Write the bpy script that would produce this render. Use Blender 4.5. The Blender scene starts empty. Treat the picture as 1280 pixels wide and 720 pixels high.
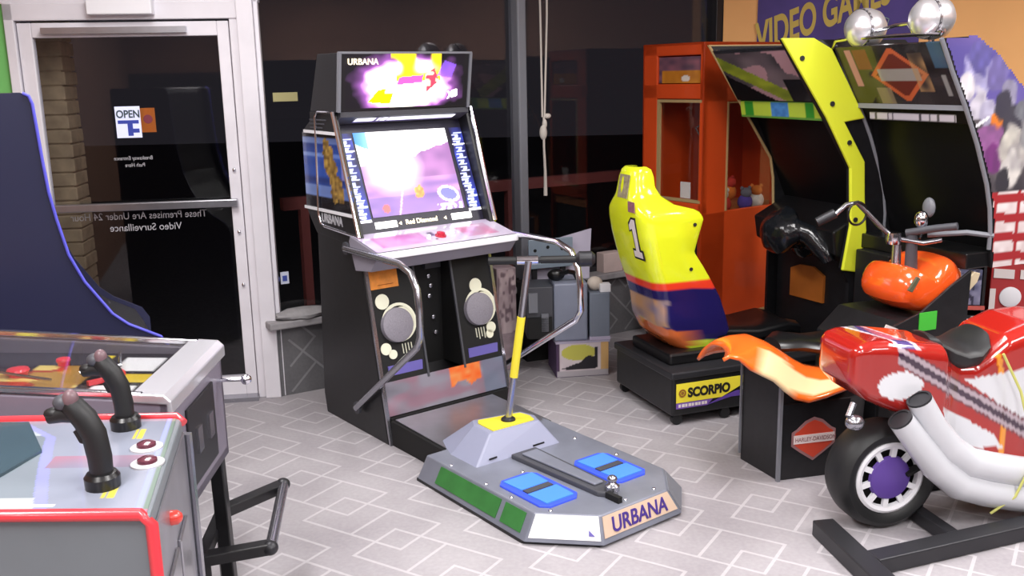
import bpy, bmesh, math, random
from mathutils import Vector, Matrix
random.seed(7)
PI = math.pi
scene = bpy.context.scene
COL = scene.collection

# ------------------------------------------------------------------ colour / materials
def lin(c):
    return tuple((x/12.92 if x <= 0.04045 else ((x+0.055)/1.055)**2.4) for x in c[:3])
def rgb(r, g, b): return lin((r/255, g/255, b/255))

def mat(name, c, rough=0.5, metal=0.0, emit=0.0, noise=0.0, nscale=20.0, coat=0.0, bump=0.0, spec=0.5):
    m = bpy.data.materials.new(name); m.use_nodes = True
    nt = m.node_tree; b = nt.nodes['Principled BSDF']
    col = rgb(*c)
    b.inputs['Base Color'].default_value = (*col, 1)
    b.inputs['Roughness'].default_value = rough
    b.inputs['Metallic'].default_value = metal
    b.inputs['Specular IOR Level'].default_value = spec
    b.inputs['Coat Weight'].default_value = coat
    if emit:
        b.inputs['Emission Color'].default_value = (*col, 1)
        b.inputs['Emission Strength'].default_value = emit
    if noise or bump:
        tc = nt.nodes.new('ShaderNodeTexCoord')
        n = nt.nodes.new('ShaderNodeTexNoise'); n.inputs['Scale'].default_value = nscale
        n.inputs['Detail'].default_value = 4
        nt.links.new(tc.outputs['Object'], n.inputs['Vector'])
        if noise:
            r = nt.nodes.new('ShaderNodeValToRGB')
            r.color_ramp.elements[0].position = 0.3; r.color_ramp.elements[1].position = 0.72
            r.color_ramp.elements[0].color = (*[x*(1-noise) for x in col], 1)
            r.color_ramp.elements[1].color = (*[min(1, x*(1+noise)) for x in col], 1)
            nt.links.new(n.outputs['Fac'], r.inputs['Fac'])
            nt.links.new(r.outputs['Color'], b.inputs['Base Color'])
        if bump:
            bp = nt.nodes.new('ShaderNodeBump'); bp.inputs['Strength'].default_value = bump
            bp.inputs['Distance'].default_value = 0.01
            nt.links.new(n.outputs['Fac'], bp.inputs['Height'])
            nt.links.new(bp.outputs['Normal'], b.inputs['Normal'])
    return m

def art_mat(name, rough=0.4, emit=0.0, coat=0.0):
    m = bpy.data.materials.new(name); m.use_nodes = True
    nt = m.node_tree; b = nt.nodes['Principled BSDF']
    a = nt.nodes.new('ShaderNodeAttribute'); a.attribute_name = 'art'
    nt.links.new(a.outputs['Color'], b.inputs['Base Color'])
    b.inputs['Roughness'].default_value = rough
    b.inputs['Coat Weight'].default_value = coat
    if emit:
        nt.links.new(a.outputs['Color'], b.inputs['Emission Color'])
        b.inputs['Emission Strength'].default_value = emit
    return m

def glass_mat(name, tint=(1, 1, 1), gloss=0.02, ior=1.5):
    m = bpy.data.materials.new(name); m.use_nodes = True
    nt = m.node_tree; nt.nodes.clear()
    o = nt.nodes.new('ShaderNodeOutputMaterial'); mx = nt.nodes.new('ShaderNodeMixShader')
    t = nt.nodes.new('ShaderNodeBsdfTransparent'); g = nt.nodes.new('ShaderNodeBsdfGlossy')
    lw = nt.nodes.new('ShaderNodeLayerWeight'); lw.inputs['Blend'].default_value = 0.5
    pw = nt.nodes.new('ShaderNodeMath'); pw.operation = 'POWER'; pw.inputs[1].default_value = 5.0
    f = nt.nodes.new('ShaderNodeMath'); f.operation = 'MULTIPLY_ADD'; f.inputs[1].default_value = 0.9; f.inputs[2].default_value = 0.035
    nt.links.new(lw.outputs['Facing'], pw.inputs[0]); nt.links.new(pw.outputs[0], f.inputs[0])
    t.inputs['Color'].default_value = (*tint, 1); g.inputs['Roughness'].default_value = gloss
    nt.links.new(f.outputs[0], mx.inputs[0]); nt.links.new(t.outputs[0], mx.inputs[1])
    nt.links.new(g.outputs[0], mx.inputs[2]); nt.links.new(mx.outputs[0], o.inputs[0])
    return m

M = {}
M['black'] = mat('black_laminate', (24, 24, 27), 0.4, noise=0.25, nscale=30)
M['blackp'] = mat('black_plastic', (18, 18, 20), 0.3)
M['blackm'] = mat('matte_black', (10, 10, 11), 0.7)
M['rubber'] = mat('black_rubber', (24, 25, 27), 0.5)
M['charcoal'] = mat('charcoal_metal', (52, 52, 56), 0.4, 0.4)
M['grey'] = mat('grey_paint', (120, 122, 130), 0.45)
M['greydk'] = mat('dark_grey_paint', (72, 73, 80), 0.5)
M['steel'] = mat('steel', (175, 175, 182), 0.28, 0.9, noise=0.08, nscale=15)
M['brushed'] = mat('brushed_steel', (172, 172, 180), 0.35, 0.85, noise=0.1, nscale=9)
M['chrome'] = mat('chrome', (232, 232, 240), 0.14, 1.0)
M['chromeb'] = mat('bright_soft_chrome', (236, 236, 240), 0.3, 0.75)
M['chromedk'] = mat('dull_chrome', (170, 170, 178), 0.22, 0.9)
M['whitep'] = mat('white_plastic', (235, 235, 240), 0.35)
M['white_metal'] = mat('white_painted_aluminium', (226, 223, 230), 0.4, noise=0.05, nscale=6)
M['deck'] = mat('deck_grey_metal', (132, 136, 150), 0.38, 0.25, noise=0.12, nscale=7, coat=0.2)
M['hump'] = mat('pale_blue_grey_paint', (146, 150, 174), 0.4)
M['bezel'] = mat('screen_surround', (30, 27, 46), 0.35)
M['yellow'] = mat('bright_yellow_plastic', (226, 238, 40), 0.32, coat=0.4)
M['yellowp'] = mat('yellow_panel_paint', (222, 232, 56), 0.4)
M['yellows'] = mat('yellow_sticker', (238, 222, 60), 0.5)
M['green'] = mat('green_panel', (54, 118, 56), 0.5, noise=0.15, nscale=12)
M['green_s'] = mat('green_sticker', (70, 190, 60), 0.5)
M['greenwall'] = mat('green_wall_paint', (120, 196, 110), 0.8)
M['orange'] = mat('orange_cabinet_paint', (206, 72, 24), 0.35, coat=0.3, noise=0.06, nscale=4)
M['orangebr'] = mat('bright_orange_plastic', (250, 104, 32), 0.25, coat=0.6)
M['orange_s'] = mat('orange_label', (226, 140, 52), 0.5, noise=0.2, nscale=25)
M['orangewall'] = mat('orange_wall_paint', (252, 192, 124), 0.8, noise=0.03, nscale=3)
M['orangepan'] = mat('orange_brown_panel', (176, 100, 36), 0.5, noise=0.1, nscale=8)
M['tan'] = mat('tan_edge_trim', (168, 142, 98), 0.5)
M['purple'] = mat('purple_paint', (92, 64, 150), 0.45)
M['banner'] = mat('purple_banner', (76, 58, 138), 0.6, noise=0.3, nscale=2.5)
M['navy'] = mat('navy_laminate', (36, 38, 66), 0.35)
M['blueedge'] = mat('blue_edge_trim', (92, 92, 214), 0.4)
M['redtrim'] = mat('red_edge_trim', (226, 60, 70), 0.3, coat=0.5)
M['red'] = mat('red_paint', (176, 34, 26), 0.3, coat=0.5)
M['redbox'] = mat('red_laminate', (170, 46, 48), 0.5)
M['bluepad'] = mat('blue_pad_rim', (58, 84, 222), 0.4, emit=0.2)
M['bluepadl'] = mat('light_blue_pad', (74, 134, 244), 0.4, emit=0.18)
M['light'] = mat('lit_white_panel', (255, 252, 245), 0.5, emit=2.2)
M['cream'] = mat('cream_speaker_art', (226, 226, 204), 0.5)
M['spk'] = mat('speaker_mesh_grey', (132, 128, 138), 0.6, noise=0.15, nscale=220)
M['violet'] = mat('violet_sticker', (108, 100, 176), 0.5)
M['beige'] = mat('beige_panel', (206, 180, 158), 0.5)
M['purpletext'] = mat('purple_lettering', (66, 44, 128), 0.5)
M['whitetext'] = mat('white_lettering', (232, 232, 236), 0.6)
M['greytext'] = mat('pale_grey_lettering', (176, 176, 182), 0.6)
M['blacktext'] = mat('black_lettering', (24, 20, 20), 0.6)
M['littext'] = mat('lit_cream_lettering', (255, 240, 205), 0.5, emit=1.6)
M['goldtext'] = mat('gold_lettering', (206, 182, 84), 0.6)
M['rope'] = mat('white_cord', (205, 198, 190), 0.8)
M['card'] = mat('white_card', (226, 216, 214), 0.6)
M['cardboard'] = mat('brown_cardboard', (190, 118, 64), 0.8, noise=0.1, nscale=10)
M['lilac'] = mat('lilac_grey_card', (176, 168, 190), 0.6, noise=0.08, nscale=8)
M['chassis'] = mat('blue_grey_enamel', (128, 134, 152), 0.5, noise=0.06, nscale=6)
M['pvc'] = mat('black_bin_liner', (22, 24, 28), 0.16, bump=0.6, nscale=14)
M['brick'] = mat('tan_brick', (136, 122, 96), 0.85, noise=0.25, nscale=14)
M['asphalt'] = mat('asphalt', (48, 47, 48), 0.9, noise=0.3, nscale=30)
M['brown'] = mat('brown_upper_wall', (150, 112, 92), 0.85)
M['darkstandin'] = mat('dark_machine_standin', (22, 20, 22), 0.7)  # dark band added for the window reflections, in place of unseen machines
M['ceil'] = mat('ceiling_tile', (210, 208, 204), 0.9, noise=0.04, nscale=40)
M['lamp'] = mat('lit_diffuser', (255, 250, 244), 0.5, emit=2.0)
M['glass'] = glass_mat('window_glass', (0.93, 0.93, 0.95), 0.03)
M['clear'] = glass_mat('clear_glass', (0.96, 0.97, 0.97), 0.01)
M['smoked'] = mat('smoked_glass', (14, 14, 16), 0.3, spec=0.2)
M['tealglass'] = mat('teal_screen_glass', (62, 82, 92), 0.14, coat=0.3)
M['art'] = art_mat('printed_art', 0.4)
M['artgloss'] = art_mat('glossy_printed_art', 0.16, coat=0.5)
M['artlit'] = art_mat('backlit_art', 0.4, emit=1.1)
M['artmarq'] = art_mat('marquee_backlit_art', 0.4, emit=1.7)
M['screen'] = art_mat('screen_image', 0.3, emit=0.72)
M['artdim'] = art_mat('dim_backlit_art', 0.35, emit=0.0)
M['tankor'] = mat('orange_tank_paint', (244, 92, 34), 0.18, coat=0.8)
M['exh'] = mat('white_grey_exhaust', (206, 208, 214), 0.25, coat=0.5)
M['plush'] = [mat('plush_'+n, c, 0.9, noise=0.15, nscale=30) for n, c in
              (('red', (186, 50, 40)), ('yellow', (206, 160, 60)), ('white', (205, 196, 186)), ('purple', (84, 66, 150)), ('orange', (206, 110, 40)), ('grey', (110, 110, 120)))]
M['sill'] = mat('grey_stone_sill', (150, 147, 150), 0.6, noise=0.18, nscale=14, bump=0.3)

# floor carpet-tile materials
def carpet_mat(name, a, b):
    m = bpy.data.materials.new(name); m.use_nodes = True
    nt = m.node_tree; bs = nt.nodes['Principled BSDF']; bs.inputs['Roughness'].default_value = 0.62
    bs.inputs['Specular IOR Level'].default_value = 0.3
    tc = nt.nodes.new('ShaderNodeTexCoord')
    n1 = nt.nodes.new('ShaderNodeTexNoise'); n1.inputs['Scale'].default_value = 2.2; n1.inputs['Detail'].default_value = 3
    n2 = nt.nodes.new('ShaderNodeTexNoise'); n2.inputs['Scale'].default_value = 60
    mx = nt.nodes.new('ShaderNodeMath'); mx.operation = 'MULTIPLY_ADD'; mx.inputs[1].default_value = 0.4
    rp = nt.nodes.new('ShaderNodeValToRGB'); rp.color_ramp.elements[0].position = 0.45; rp.color_ramp.elements[1].position = 0.95
    rp.color_ramp.elements[0].color = (*rgb(*a), 1); rp.color_ramp.elements[1].color = (*rgb(*b), 1)
    nt.links.new(tc.outputs['Object'], n1.inputs['Vector']); nt.links.new(tc.outputs['Object'], n2.inputs['Vector'])
    nt.links.new(n2.outputs['Fac'], mx.inputs[0]); nt.links.new(n1.outputs['Fac'], mx.inputs[2])
    nt.links.new(mx.outputs[0], rp.inputs['Fac']); nt.links.new(rp.outputs['Color'], bs.inputs['Base Color'])
    return m
M['floor'] = carpet_mat('floor_tile', (148, 143, 148), (172, 168, 172))
M['floorline'] = carpet_mat('floor_line', (176, 172, 176), (194, 190, 194))
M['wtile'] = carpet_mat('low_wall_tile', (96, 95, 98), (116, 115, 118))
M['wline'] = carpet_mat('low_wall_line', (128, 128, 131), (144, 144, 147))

# ------------------------------------------------------------------ mesh builder
class MB:
    def __init__(s): s.v = []; s.f = []; s.mi = []; s.cur = 0
    def add(s, vs, fs):
        o = len(s.v); s.v += [tuple(v) for v in vs]
        for f in fs: s.f.append(tuple(i+o for i in f)); s.mi.append(s.cur)
        return s
    def box(s, x0, x1, y0, y1, z0, z1):
        return s.add([(x0,y0,z0),(x1,y0,z0),(x1,y1,z0),(x0,y1,z0),(x0,y0,z1),(x1,y0,z1),(x1,y1,z1),(x0,y1,z1)],
                     [(0,3,2,1),(4,5,6,7),(0,1,5,4),(1,2,6,5),(2,3,7,6),(3,0,4,7)])
    def bar(s, p, q, w, h=None, up=(0,0,1)):   # rectangular bar from p to q
        h = h or w; p = Vector(p); q = Vector(q); d = (q-p).normalized(); u = Vector(up)
        if abs(d.dot(u)) > 0.97: u = Vector((1,0,0))
        a = d.cross(u).normalized(); b = a.cross(d).normalized()
        vs = []
        for c in (p, q):
            for sa, sb in ((-1,-1),(1,-1),(1,1),(-1,1)): vs.append(c+a*sa*w/2+b*sb*h/2)
        return s.add(vs, [(0,1,2,3),(7,6,5,4),(0,4,5,1),(1,5,6,2),(2,6,7,3),(3,7,4,0)])
    def prism(s, pts, axis, a, b):
        def mk(p, t):
            if axis == 'x': return (t, p[0], p[1])
            if axis == 'y': return (p[0], t, p[1])
            return (p[0], p[1], t)
        n = len(pts); vs = [mk(p, a) for p in pts]+[mk(p, b) for p in pts]
        fs = [tuple(range(n)), tuple(range(2*n-1, n-1, -1))]
        fs += [(i, (i+1) % n, n+(i+1) % n, n+i) for i in range(n)]
        return s.add(vs, fs)
    def frustum(s, bot, top, z0, z1):          # polygons with equal counts
        n = len(bot); vs = [(x,y,z0) for x,y in bot]+[(x,y,z1) for x,y in top]
        return s.add(vs, [tuple(range(n-1,-1,-1)), tuple(range(n,2*n))]+[(i,(i+1)%n,n+(i+1)%n,n+i) for i in range(n)])
    def quadbox(s, q, t):                      # 4 points thickened along their normal
        q = [Vector(p) for p in q]; n = (q[1]-q[0]).cross(q[3]-q[0]).normalized()*t
        vs = q+[p-n for p in q]
        return s.add(vs, [(0,1,2,3),(7,6,5,4),(0,4,5,1),(1,5,6,2),(2,6,7,3),(3,7,4,0)])
    def tube(s, path, r, seg=10, closed=False):
        P = [Vector(p) for p in path]; n = len(P); rs = r if isinstance(r, (list, tuple)) else [r]*n
        rings = []; prev = None
        for i in range(n):
            if closed: d = (P[(i+1) % n]-P[i-1]).normalized()
            else: d = (P[min(i+1, n-1)]-P[max(i-1, 0)]).normalized()
            if prev is None:
                u = Vector((0,0,1)) if abs(d.z) < .9 else Vector((1,0,0)); a = d.cross(u).normalized()
            else:
                a = (prev-d*prev.dot(d)).normalized()
            prev = a; b = d.cross(a)
            rings.append([P[i]+(a*math.cos(t)+b*math.sin(t))*rs[i] for t in [2*PI*k/seg for k in range(seg)]])
        return s.rings(rings, not closed, closed)
    def rings(s, rings, cap=True, closed=False):
        n = len(rings[0]); vs = [p for r in rings for p in r]; m = len(rings); fs = []
        for i in range(m if closed else m-1):
            j = (i+1) % m
            for k in range(n): fs.append((i*n+k, i*n+(k+1) % n, j*n+(k+1) % n, j*n+k))
        if cap: fs += [tuple(range(n-1,-1,-1)), tuple(range((m-1)*n, m*n))]
        return s.add(vs, fs)
    def lathe(s, prof, c=(0,0,0), axis='z', seg=24, cap=True):   # prof: (radius, height)
        c = Vector(c); R = []
        for r, h in prof:
            ring = []
            for k in range(seg):
                t = 2*PI*k/seg; x, y = r*math.cos(t), r*math.sin(t)
                p = {'z': (x,y,h), 'y': (x,h,y), 'x': (h,x,y)}[axis] if isinstance(axis, str) else None
                if p is None:
                    d = Vector(axis).normalized(); u = Vector((0,0,1)) if abs(d.z) < .9 else Vector((1,0,0))
                    a = d.cross(u).normalized(); b = d.cross(a); p = a*x+b*y+d*h
                ring.append(c+Vector(p))
            R.append(ring)
        return s.rings(R, cap)
    def ball(s, c, r, seg=16, rg=9):
        r = r if isinstance(r, (tuple, list)) else (r, r, r)
        R = []
        for i in range(rg+1):
            t = PI*i/rg; t = min(max(t, 0.02), PI-0.02)
            R.append([(c[0]+r[0]*math.sin(t)*math.cos(2*PI*k/seg), c[1]+r[1]*math.sin(t)*math.sin(2*PI*k/seg), c[2]-r[2]*math.cos(t)) for k in range(seg)])
        return s.rings(R)
    def build(s, name, m, parent=None, bevel=0, smooth=False, sub=0, solid=0):
        me = bpy.data.meshes.new(name); me.from_pydata(s.v, [], s.f)
        ms = m if isinstance(m, list) else [m]
        for x in ms: me.materials.append(x)
        for p, i in zip(me.polygons, s.mi): p.material_index = i
        bm = bmesh.new(); bm.from_mesh(me); bmesh.ops.recalc_face_normals(bm, faces=bm.faces); bm.to_mesh(me); bm.free()
        o = bpy.data.objects.new(name, me); COL.objects.link(o)
        if parent: o.parent = parent
        if smooth:
            for p in me.polygons: p.use_smooth = True
            try: me.set_sharp_from_angle(angle=math.radians(38))
            except Exception: pass
        if solid:
            md = o.modifiers.new('t', 'SOLIDIFY'); md.thickness = solid; md.offset = 0
        if bevel:
            md = o.modifiers.new('b', 'BEVEL'); md.width = bevel; md.segments = 2; md.limit_method = 'ANGLE'; md.angle_limit = math.radians(40)
        if sub:
            md = o.modifiers.new('s', 'SUBSURF'); md.levels = sub; md.render_levels = sub
        return o

def thing(name, label, cat, loc=(0,0,0), yaw=0, group=None):
    o = bpy.data.objects.new(name, None); COL.objects.link(o)
    o.location = loc; o.rotation_euler = (0, 0, math.radians(yaw)); o.empty_display_size = 0.1
    o['label'] = label; o['category'] = cat
    if group: o['group'] = group
    return o
def tag(o, label, cat, loc=None, yaw=None, group=None):
    o['label'] = label; o['category'] = cat
    if group: o['group'] = group
    if loc is not None: o.location = loc
    if yaw is not None: o.rotation_euler = (0, 0, math.radians(yaw))
    return o
def struct(o, loc=None, yaw=None):
    o['kind'] = 'structure'
    if loc is not None: o.location = loc
    if yaw is not None: o.rotation_euler = (0, 0, math.radians(yaw))
    return o
def paint(o, fn, attr='art'):
    me = o.data; a = me.color_attributes.new(attr, 'FLOAT_COLOR', 'POINT')
    for i, v in enumerate(me.vertices):
        a.data[i].color = (*lin([min(1, max(0, x/255)) for x in fn(v.co.x, v.co.y, v.co.z)]), 1)
    return o
def art(name, O, U, V, nx, ny, fn, m, parent=None, thick=0.0):   # printed panel: O corner, U right edge, V up edge; fn(u,v)->rgb
    O, U, V = Vector(O), Vector(U), Vector(V); vs = []; fs = []
    for j in range(ny+1):
        for i in range(nx+1): vs.append(O+U*(i/nx)+V*(j/ny))
    for j in range(ny):
        for i in range(nx): fs.append((j*(nx+1)+i, j*(nx+1)+i+1, (j+1)*(nx+1)+i+1, (j+1)*(nx+1)+i))
    me = bpy.data.meshes.new(name); me.from_pydata(vs, [], fs); me.materials.append(m)
    a = me.color_attributes.new('art', 'FLOAT_COLOR', 'POINT')
    for j in range(ny+1):
        for i in range(nx+1):
            a.data[j*(nx+1)+i].color = (*lin([min(1, max(0, x/255)) for x in fn(i/nx, j/ny)]), 1)
    o = bpy.data.objects.new(name, me); COL.objects.link(o)
    if parent: o.parent = parent
    if thick:
        md = o.modifiers.new('t', 'SOLIDIFY'); md.thickness = thick; md.offset = -1
    return o
def text(name, s, size, O, U, V, m, parent=None, ext=0.0015, align='LEFT', xs=1.0, bold=0.0, shear=0):
    cu = bpy.data.curves.new(name, 'FONT'); cu.body = s; cu.size = size; cu.extrude = ext; cu.align_x = align; cu.offset = bold; cu.shear = shear
    t = bpy.data.objects.new(name, cu); COL.objects.link(t)
    bpy.context.view_layer.update()
    dg = bpy.context.evaluated_depsgraph_get()
    me = bpy.data.meshes.new_from_object(t.evaluated_get(dg)); me.materials.clear(); me.materials.append(m)
    bpy.data.objects.remove(t)
    O, U, V = Vector(O), Vector(U).normalized(), Vector(V).normalized(); N = U.cross(V)
    me.transform(Matrix(((U.x*xs,V.x,N.x,O.x),(U.y*xs,V.y,N.y,O.y),(U.z*xs,V.z,N.z,O.z),(0,0,0,1))))
    o = bpy.data.objects.new(name, me); COL.objects.link(o)
    if parent: o.parent = parent
    return o
def circ(cx, cy, r, n=20, a0=0): return [(cx+r*math.cos(a0+2*PI*k/n), cy+r*math.sin(a0+2*PI*k/n)) for k in range(n)]
def mix(a, b, t): t = min(1, max(0, t)); return tuple(a[i]*(1-t)+b[i]*t for i in range(3))
def hsh(i, j=0): x = math.sin(i*127.1+j*311.7)*43758.5453; return x-math.floor(x)
def vnoise(x, y):
    i, j = math.floor(x), math.floor(y); fx, fy = x-i, y-j; fx = fx*fx*(3-2*fx); fy = fy*fy*(3-2*fy)
    return (hsh(i,j)*(1-fx)+hsh(i+1,j)*fx)*(1-fy)+(hsh(i,j+1)*(1-fx)+hsh(i+1,j+1)*fx)*fy
def inpoly(x, y, P):
    c = False; n = len(P)
    for i in range(n):
        x1, y1 = P[i]; x2, y2 = P[(i+1) % n]
        if (y1 > y) != (y2 > y) and x < (x2-x1)*(y-y1)/(y2-y1)+x1: c = not c
    return c

exec_order = []
# ------------------------------------------------------------------ setting
D0 = (-1.30, 4.95); DY = 8       # door wall line
W0 = (-1.30, 4.90); WY = 31      # window wall line
C1 = (1.45, 6.55)                # corner of window wall and orange wall
RY = -20
def pattern(mb, inside, z, s=0.118, w=0.012, rot=0.0, org=(0,0)):
    """outlines of pairs of overlapping squares, as thin raised strips"""
    a = (math.cos(math.radians(58)+rot), math.sin(math.radians(58)+rot)); b = (math.cos(math.radians(-32)+rot), math.sin(math.radians(-32)+rot))
    def P(u, v): return (org[0]+a[0]*u*s+b[0]*v*s, org[1]+a[1]*u*s+b[1]*v*s)
    segs = set(); done = set()
    for i in range(-30, 31):
        for j in range(-30, 31):
            cu, cv = 3*i+1*j, 2*i-3*j
            for (ou, ov) in ((0, 0), (-1, 1)):
                c = [(cu+ou, cv+ov), (cu+ou+2, cv+ov), (cu+ou+2, cv+ov+2), (cu+ou, cv+ov+2)]
                for k in range(4):
                    (ax, ay), (bx, by) = c[k], c[(k+1) % 4]; mx_, my_ = (ax+bx)//2, (ay+by)//2
                    for p_, q_ in (((ax, ay), (mx_, my_)), ((mx_, my_), (bx, by))): segs.add((min(p_, q_), max(p_, q_)))
    for p, q in segs:
        p2, q2 = P(*p), P(*q); mx, my = (p2[0]+q2[0])/2, (p2[1]+q2[1])/2
        if not (inside(*p2) and inside(*q2)): continue
        d = Vector((q2[0]-p2[0], q2[1]-p2[1], 0)).normalized(); n = Vector((-d.y, d.x, 0))*w/2; d = d*w/2
        A, B = Vector((*p2, 0))+d, Vector((*q2, 0))-d
        yield A-n, B-n, B+n, A+n
        for nd in (p, q):
            if nd not in done:
                done.add(nd); c_ = Vector((*P(*nd), 0)); e1 = Vector((a[0], a[1], 0))*w/2; e2 = Vector((b[0], b[1], 0))*w/2
                yield c_-e1-e2, c_+e1-e2, c_+e1+e2, c_-e1+e2

FL = [(-2.6, -3.2), (4.2, -3.2), (4.2, 5.55), C1, W0, D0, (-2.6, 4.77)]
mb = MB(); n = len(FL)
mb.add([(x,y,0) for x,y in FL]+[(x,y,-0.12) for x,y in FL], [tuple(range(n)), tuple(range(2*n-1,n-1,-1))]+[(i,(i+1)%n,n+(i+1)%n,n+i) for i in range(n)])
mb.cur = 1
inner = [(x*0.985+0.01, y*0.985+0.03) for x, y in FL]
for q in pattern(mb, lambda x, y: inpoly(x, y, inner) and y > 1.2, 0, org=(-0.62, 3.30)):
    mb.add([(p.x, p.y, 0.0006) for p in q], [(0,1,2,3)])
struct(mb.build('floor', [M['floor'], M['floorline']]))
mb = MB(); mb.box(-2.8, 4.4, -3.4, 7.2, 2.75, 2.85); struct(mb.build('ceiling', M['ceil']))

def walldir(yaw): a = math.radians(yaw); return Vector((math.cos(a), math.sin(a), 0)), Vector((-math.sin(a), math.cos(a), 0))
# low tiled wall below the window (local x along the wall, y outwards)
L = 3.22
mb = MB(); mb.box(0.03, L, 0, 0.14, 0, 0.385); mb.cur = 1
for q in pattern(mb, lambda x, y: 0.05 < x < L-0.05 and 0.01 < y < 0.40, 0, rot=math.radians(-13), org=(0.12, 0.02), s=0.10):
    mb.add([(p.x, -0.001, p.y*1.0) for p in q], [(0,1,2,3)])
struct(mb.build('wall_window_base', [M['wtile'], M['wline']]), (*W0, 0), WY)
mb = MB(); mb.box(0.0, L, -0.075, 0.14, 0.385, 0.425); struct(mb.build('trim_1', M['sill'], bevel=0.008), (*W0, 0), WY)
# window frame and glass
win = mb = MB(); mb.box(0.02, 0.05, 0.03, 0.10, 0.425, 2.75); mb.box(0.02, L, 0.03, 0.10, 0.425, 0.455)
mb.box(3.14, 3.22, 0.02, 0.12, 0.425, 2.75); mb.box(0.02, L, 0.03, 0.10, 2.68, 2.75)
wf = struct(mb.build('window_1', M['charcoal'], bevel=0.004), (*W0, 0), WY)
mb = MB(); mb.box(1.585, 1.645, -0.01, 0.10, 0.425, 2.75); o = mb.build('mullion', M['grey'], wf, bevel=0.01)
mb = MB(); mb.box(0.05, 1.585, 0.062, 0.068, 0.455, 2.68); mb.build('glass_pane', M['glass'], wf)
mb = MB(); mb.box(1.645, 3.14, 0.062, 0.068, 0.455, 2.68); mb.build('glass_pane', M['glass'], wf)
# outside rail beyond the glass
mb = MB(); mb.box(0.3, 4.6, 0.5, 0.56, 0.93, 1.0)
for x in (0.4, 1.8, 3.2, 4.5): mb.box(x, x+0.05, 0.5, 0.55, -0.1, 0.93)
tag(mb.build('railing', mat('dull_red_rail', (120, 62, 58), 0.6)), 'dull red horizontal railing outside behind the dark window', 'railing', (*W0, 0), WY)

# door wall: local x along the wall from the jamb (0) to the left (negative), y outward
mb = MB(); mb.box(-1.45, 0.07, -0.02, 0.08, 2.045, 2.75)
wd = struct(mb.build('wall_door_header', M['white_metal']), (*D0, 0), DY)
mb = MB()
mb.box(-1.40, -1.09, 0.0, 0.10, 0, 2.75)
struct(mb.build('wall_left_of_door', M['greenwall']), (*D0, 0), DY)
dr = struct(bpy.data.objects.new('door_1', None)); COL.objects.link(dr); dr.location = (*D0, 0); dr.rotation_euler = (0,0,math.radians(DY)); dr['kind'] = 'structure'
mb = MB()   # frame: jambs with stepped profile + head
mb.box(-0.075, -0.035, -0.02, 0.06, 0, 2.05); mb.box(-0.035, 0.045, -0.045, 0.06, 0, 2.75); mb.box(0.045, 0.068, -0.02, 0.04, 0, 2.75)
mb.box(-1.12, -1.075, -0.03, 0.06, 0, 2.05); mb.box(-1.12, -0.035, -0.03, 0.06, 1.965, 2.045)
mb.build('frame', M['white_metal'], dr, bevel=0.004)
mb = MB()
mb.box(-0.137, -0.08, -0.01, 0.04, 0.02, 1.955); mb.box(-1.07, -1.005, -0.01, 0.04, 0.02, 1.955)
mb.box(-1.005, -0.137, -0.01, 0.04, 1.885, 1.955); mb.box(-1.005, -0.137, -0.01, 0.04, 0.02, 0.12)
mb.build('door_leaf', M['white_metal'], dr, bevel=0.004)
mb = MB(); mb.box(-1.04, -0.10, -0.05, -0.012, 1.035, 1.075); mb.build('push_bar', M['steel'], dr, bevel=0.006)
mb = MB(); mb.box(-1.005, -0.137, 0.012, 0.018, 0.12, 1.885); mb.build('glass_pane', M['glass'], dr)
mb = MB(); mb.box(-0.72, -0.42, -0.10, -0.031, 1.985, 2.07); mb.build('closer', M['whitep'], dr, bevel=0.006)
mb = MB(); mb.box(-0.95, -0.28, -0.055, -0.012, 1.90, 1.93); mb.build('closer_track', M['steel'], dr)
mb = MB(); mb.box(-1.08, -0.07, -0.08, 0.06, 0, 0.022); mb.build('threshold', M['chromedk'], dr)
for z in (0.62, 1.22, 0.90):
    mb = MB(); mb.ball((-0.108, -0.016, z), (0.009, 0.007, 0.012)); mb.build('hinge_screw', M['chrome'], dr, smooth=True)
# OPEN sign and a built orange reflection on the door glass
sg = thing('door_sign', 'white and blue OPEN sign stuck on the door glass', 'sign', (*D0, 0), DY)
mb = MB(); mb.box(-0.665, -0.545, 0.008, 0.011, 1.395, 1.55); mb.build('board', mat('pale_blue_white_card', (214, 220, 246), 0.5, emit=0.25), sg)
mb = MB(); mb.box(-0.655, -0.555, 0.0065, 0.008, 1.465, 1.482); mb.box(-0.61, -0.585, 0.0065, 0.008, 1.405, 1.465); mb.box(-0.585, -0.555, 0.0065, 0.008, 1.42, 1.44)
mb.build('blue_bars', mat('sign_blue', (52, 70, 170), 0.5), sg)
text('lettering', 'OPEN', 0.052, (-0.66, 0.0065, 1.495), (1,0,0), (0,0,1), mat('sign_dark_green', (46, 66, 72), 0.5), sg, xs=0.84, bold=0.001)
sg = thing('door_reflection', 'orange square reflection beside the OPEN sign, built as a card on the door glass', 'sign', (*D0, 0), DY)
mb = MB(); mb.box(-0.545, -0.475, 0.012, 0.0145, 1.42, 1.54); mb.build('board', mat('reflection_orange', (206, 118, 42), 0.5), sg)  # orange reflection in the glass, built as a coloured card
mb = MB(); mb.lathe([(0.022, 0), (0.022, 0.001)], (-0.51, 0.010, 1.485), 'y'); mb.build('reflection_spot', mat('reflection_maroon', (120, 44, 60), 0.5), sg)
X, Z = (-1, 0, 0), (0, 0, 1)
l = thing('window_lettering', 'mirrored white surveillance warning lettering below the push bar on the door glass', 'lettering', (*D0, 0), DY)
text('lettering', 'These Premises Are Under 24 Hour', 0.052, (-0.265, 0.010, 0.985), X, Z, M['greytext'], l, xs=0.87, ext=0.0008)
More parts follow.
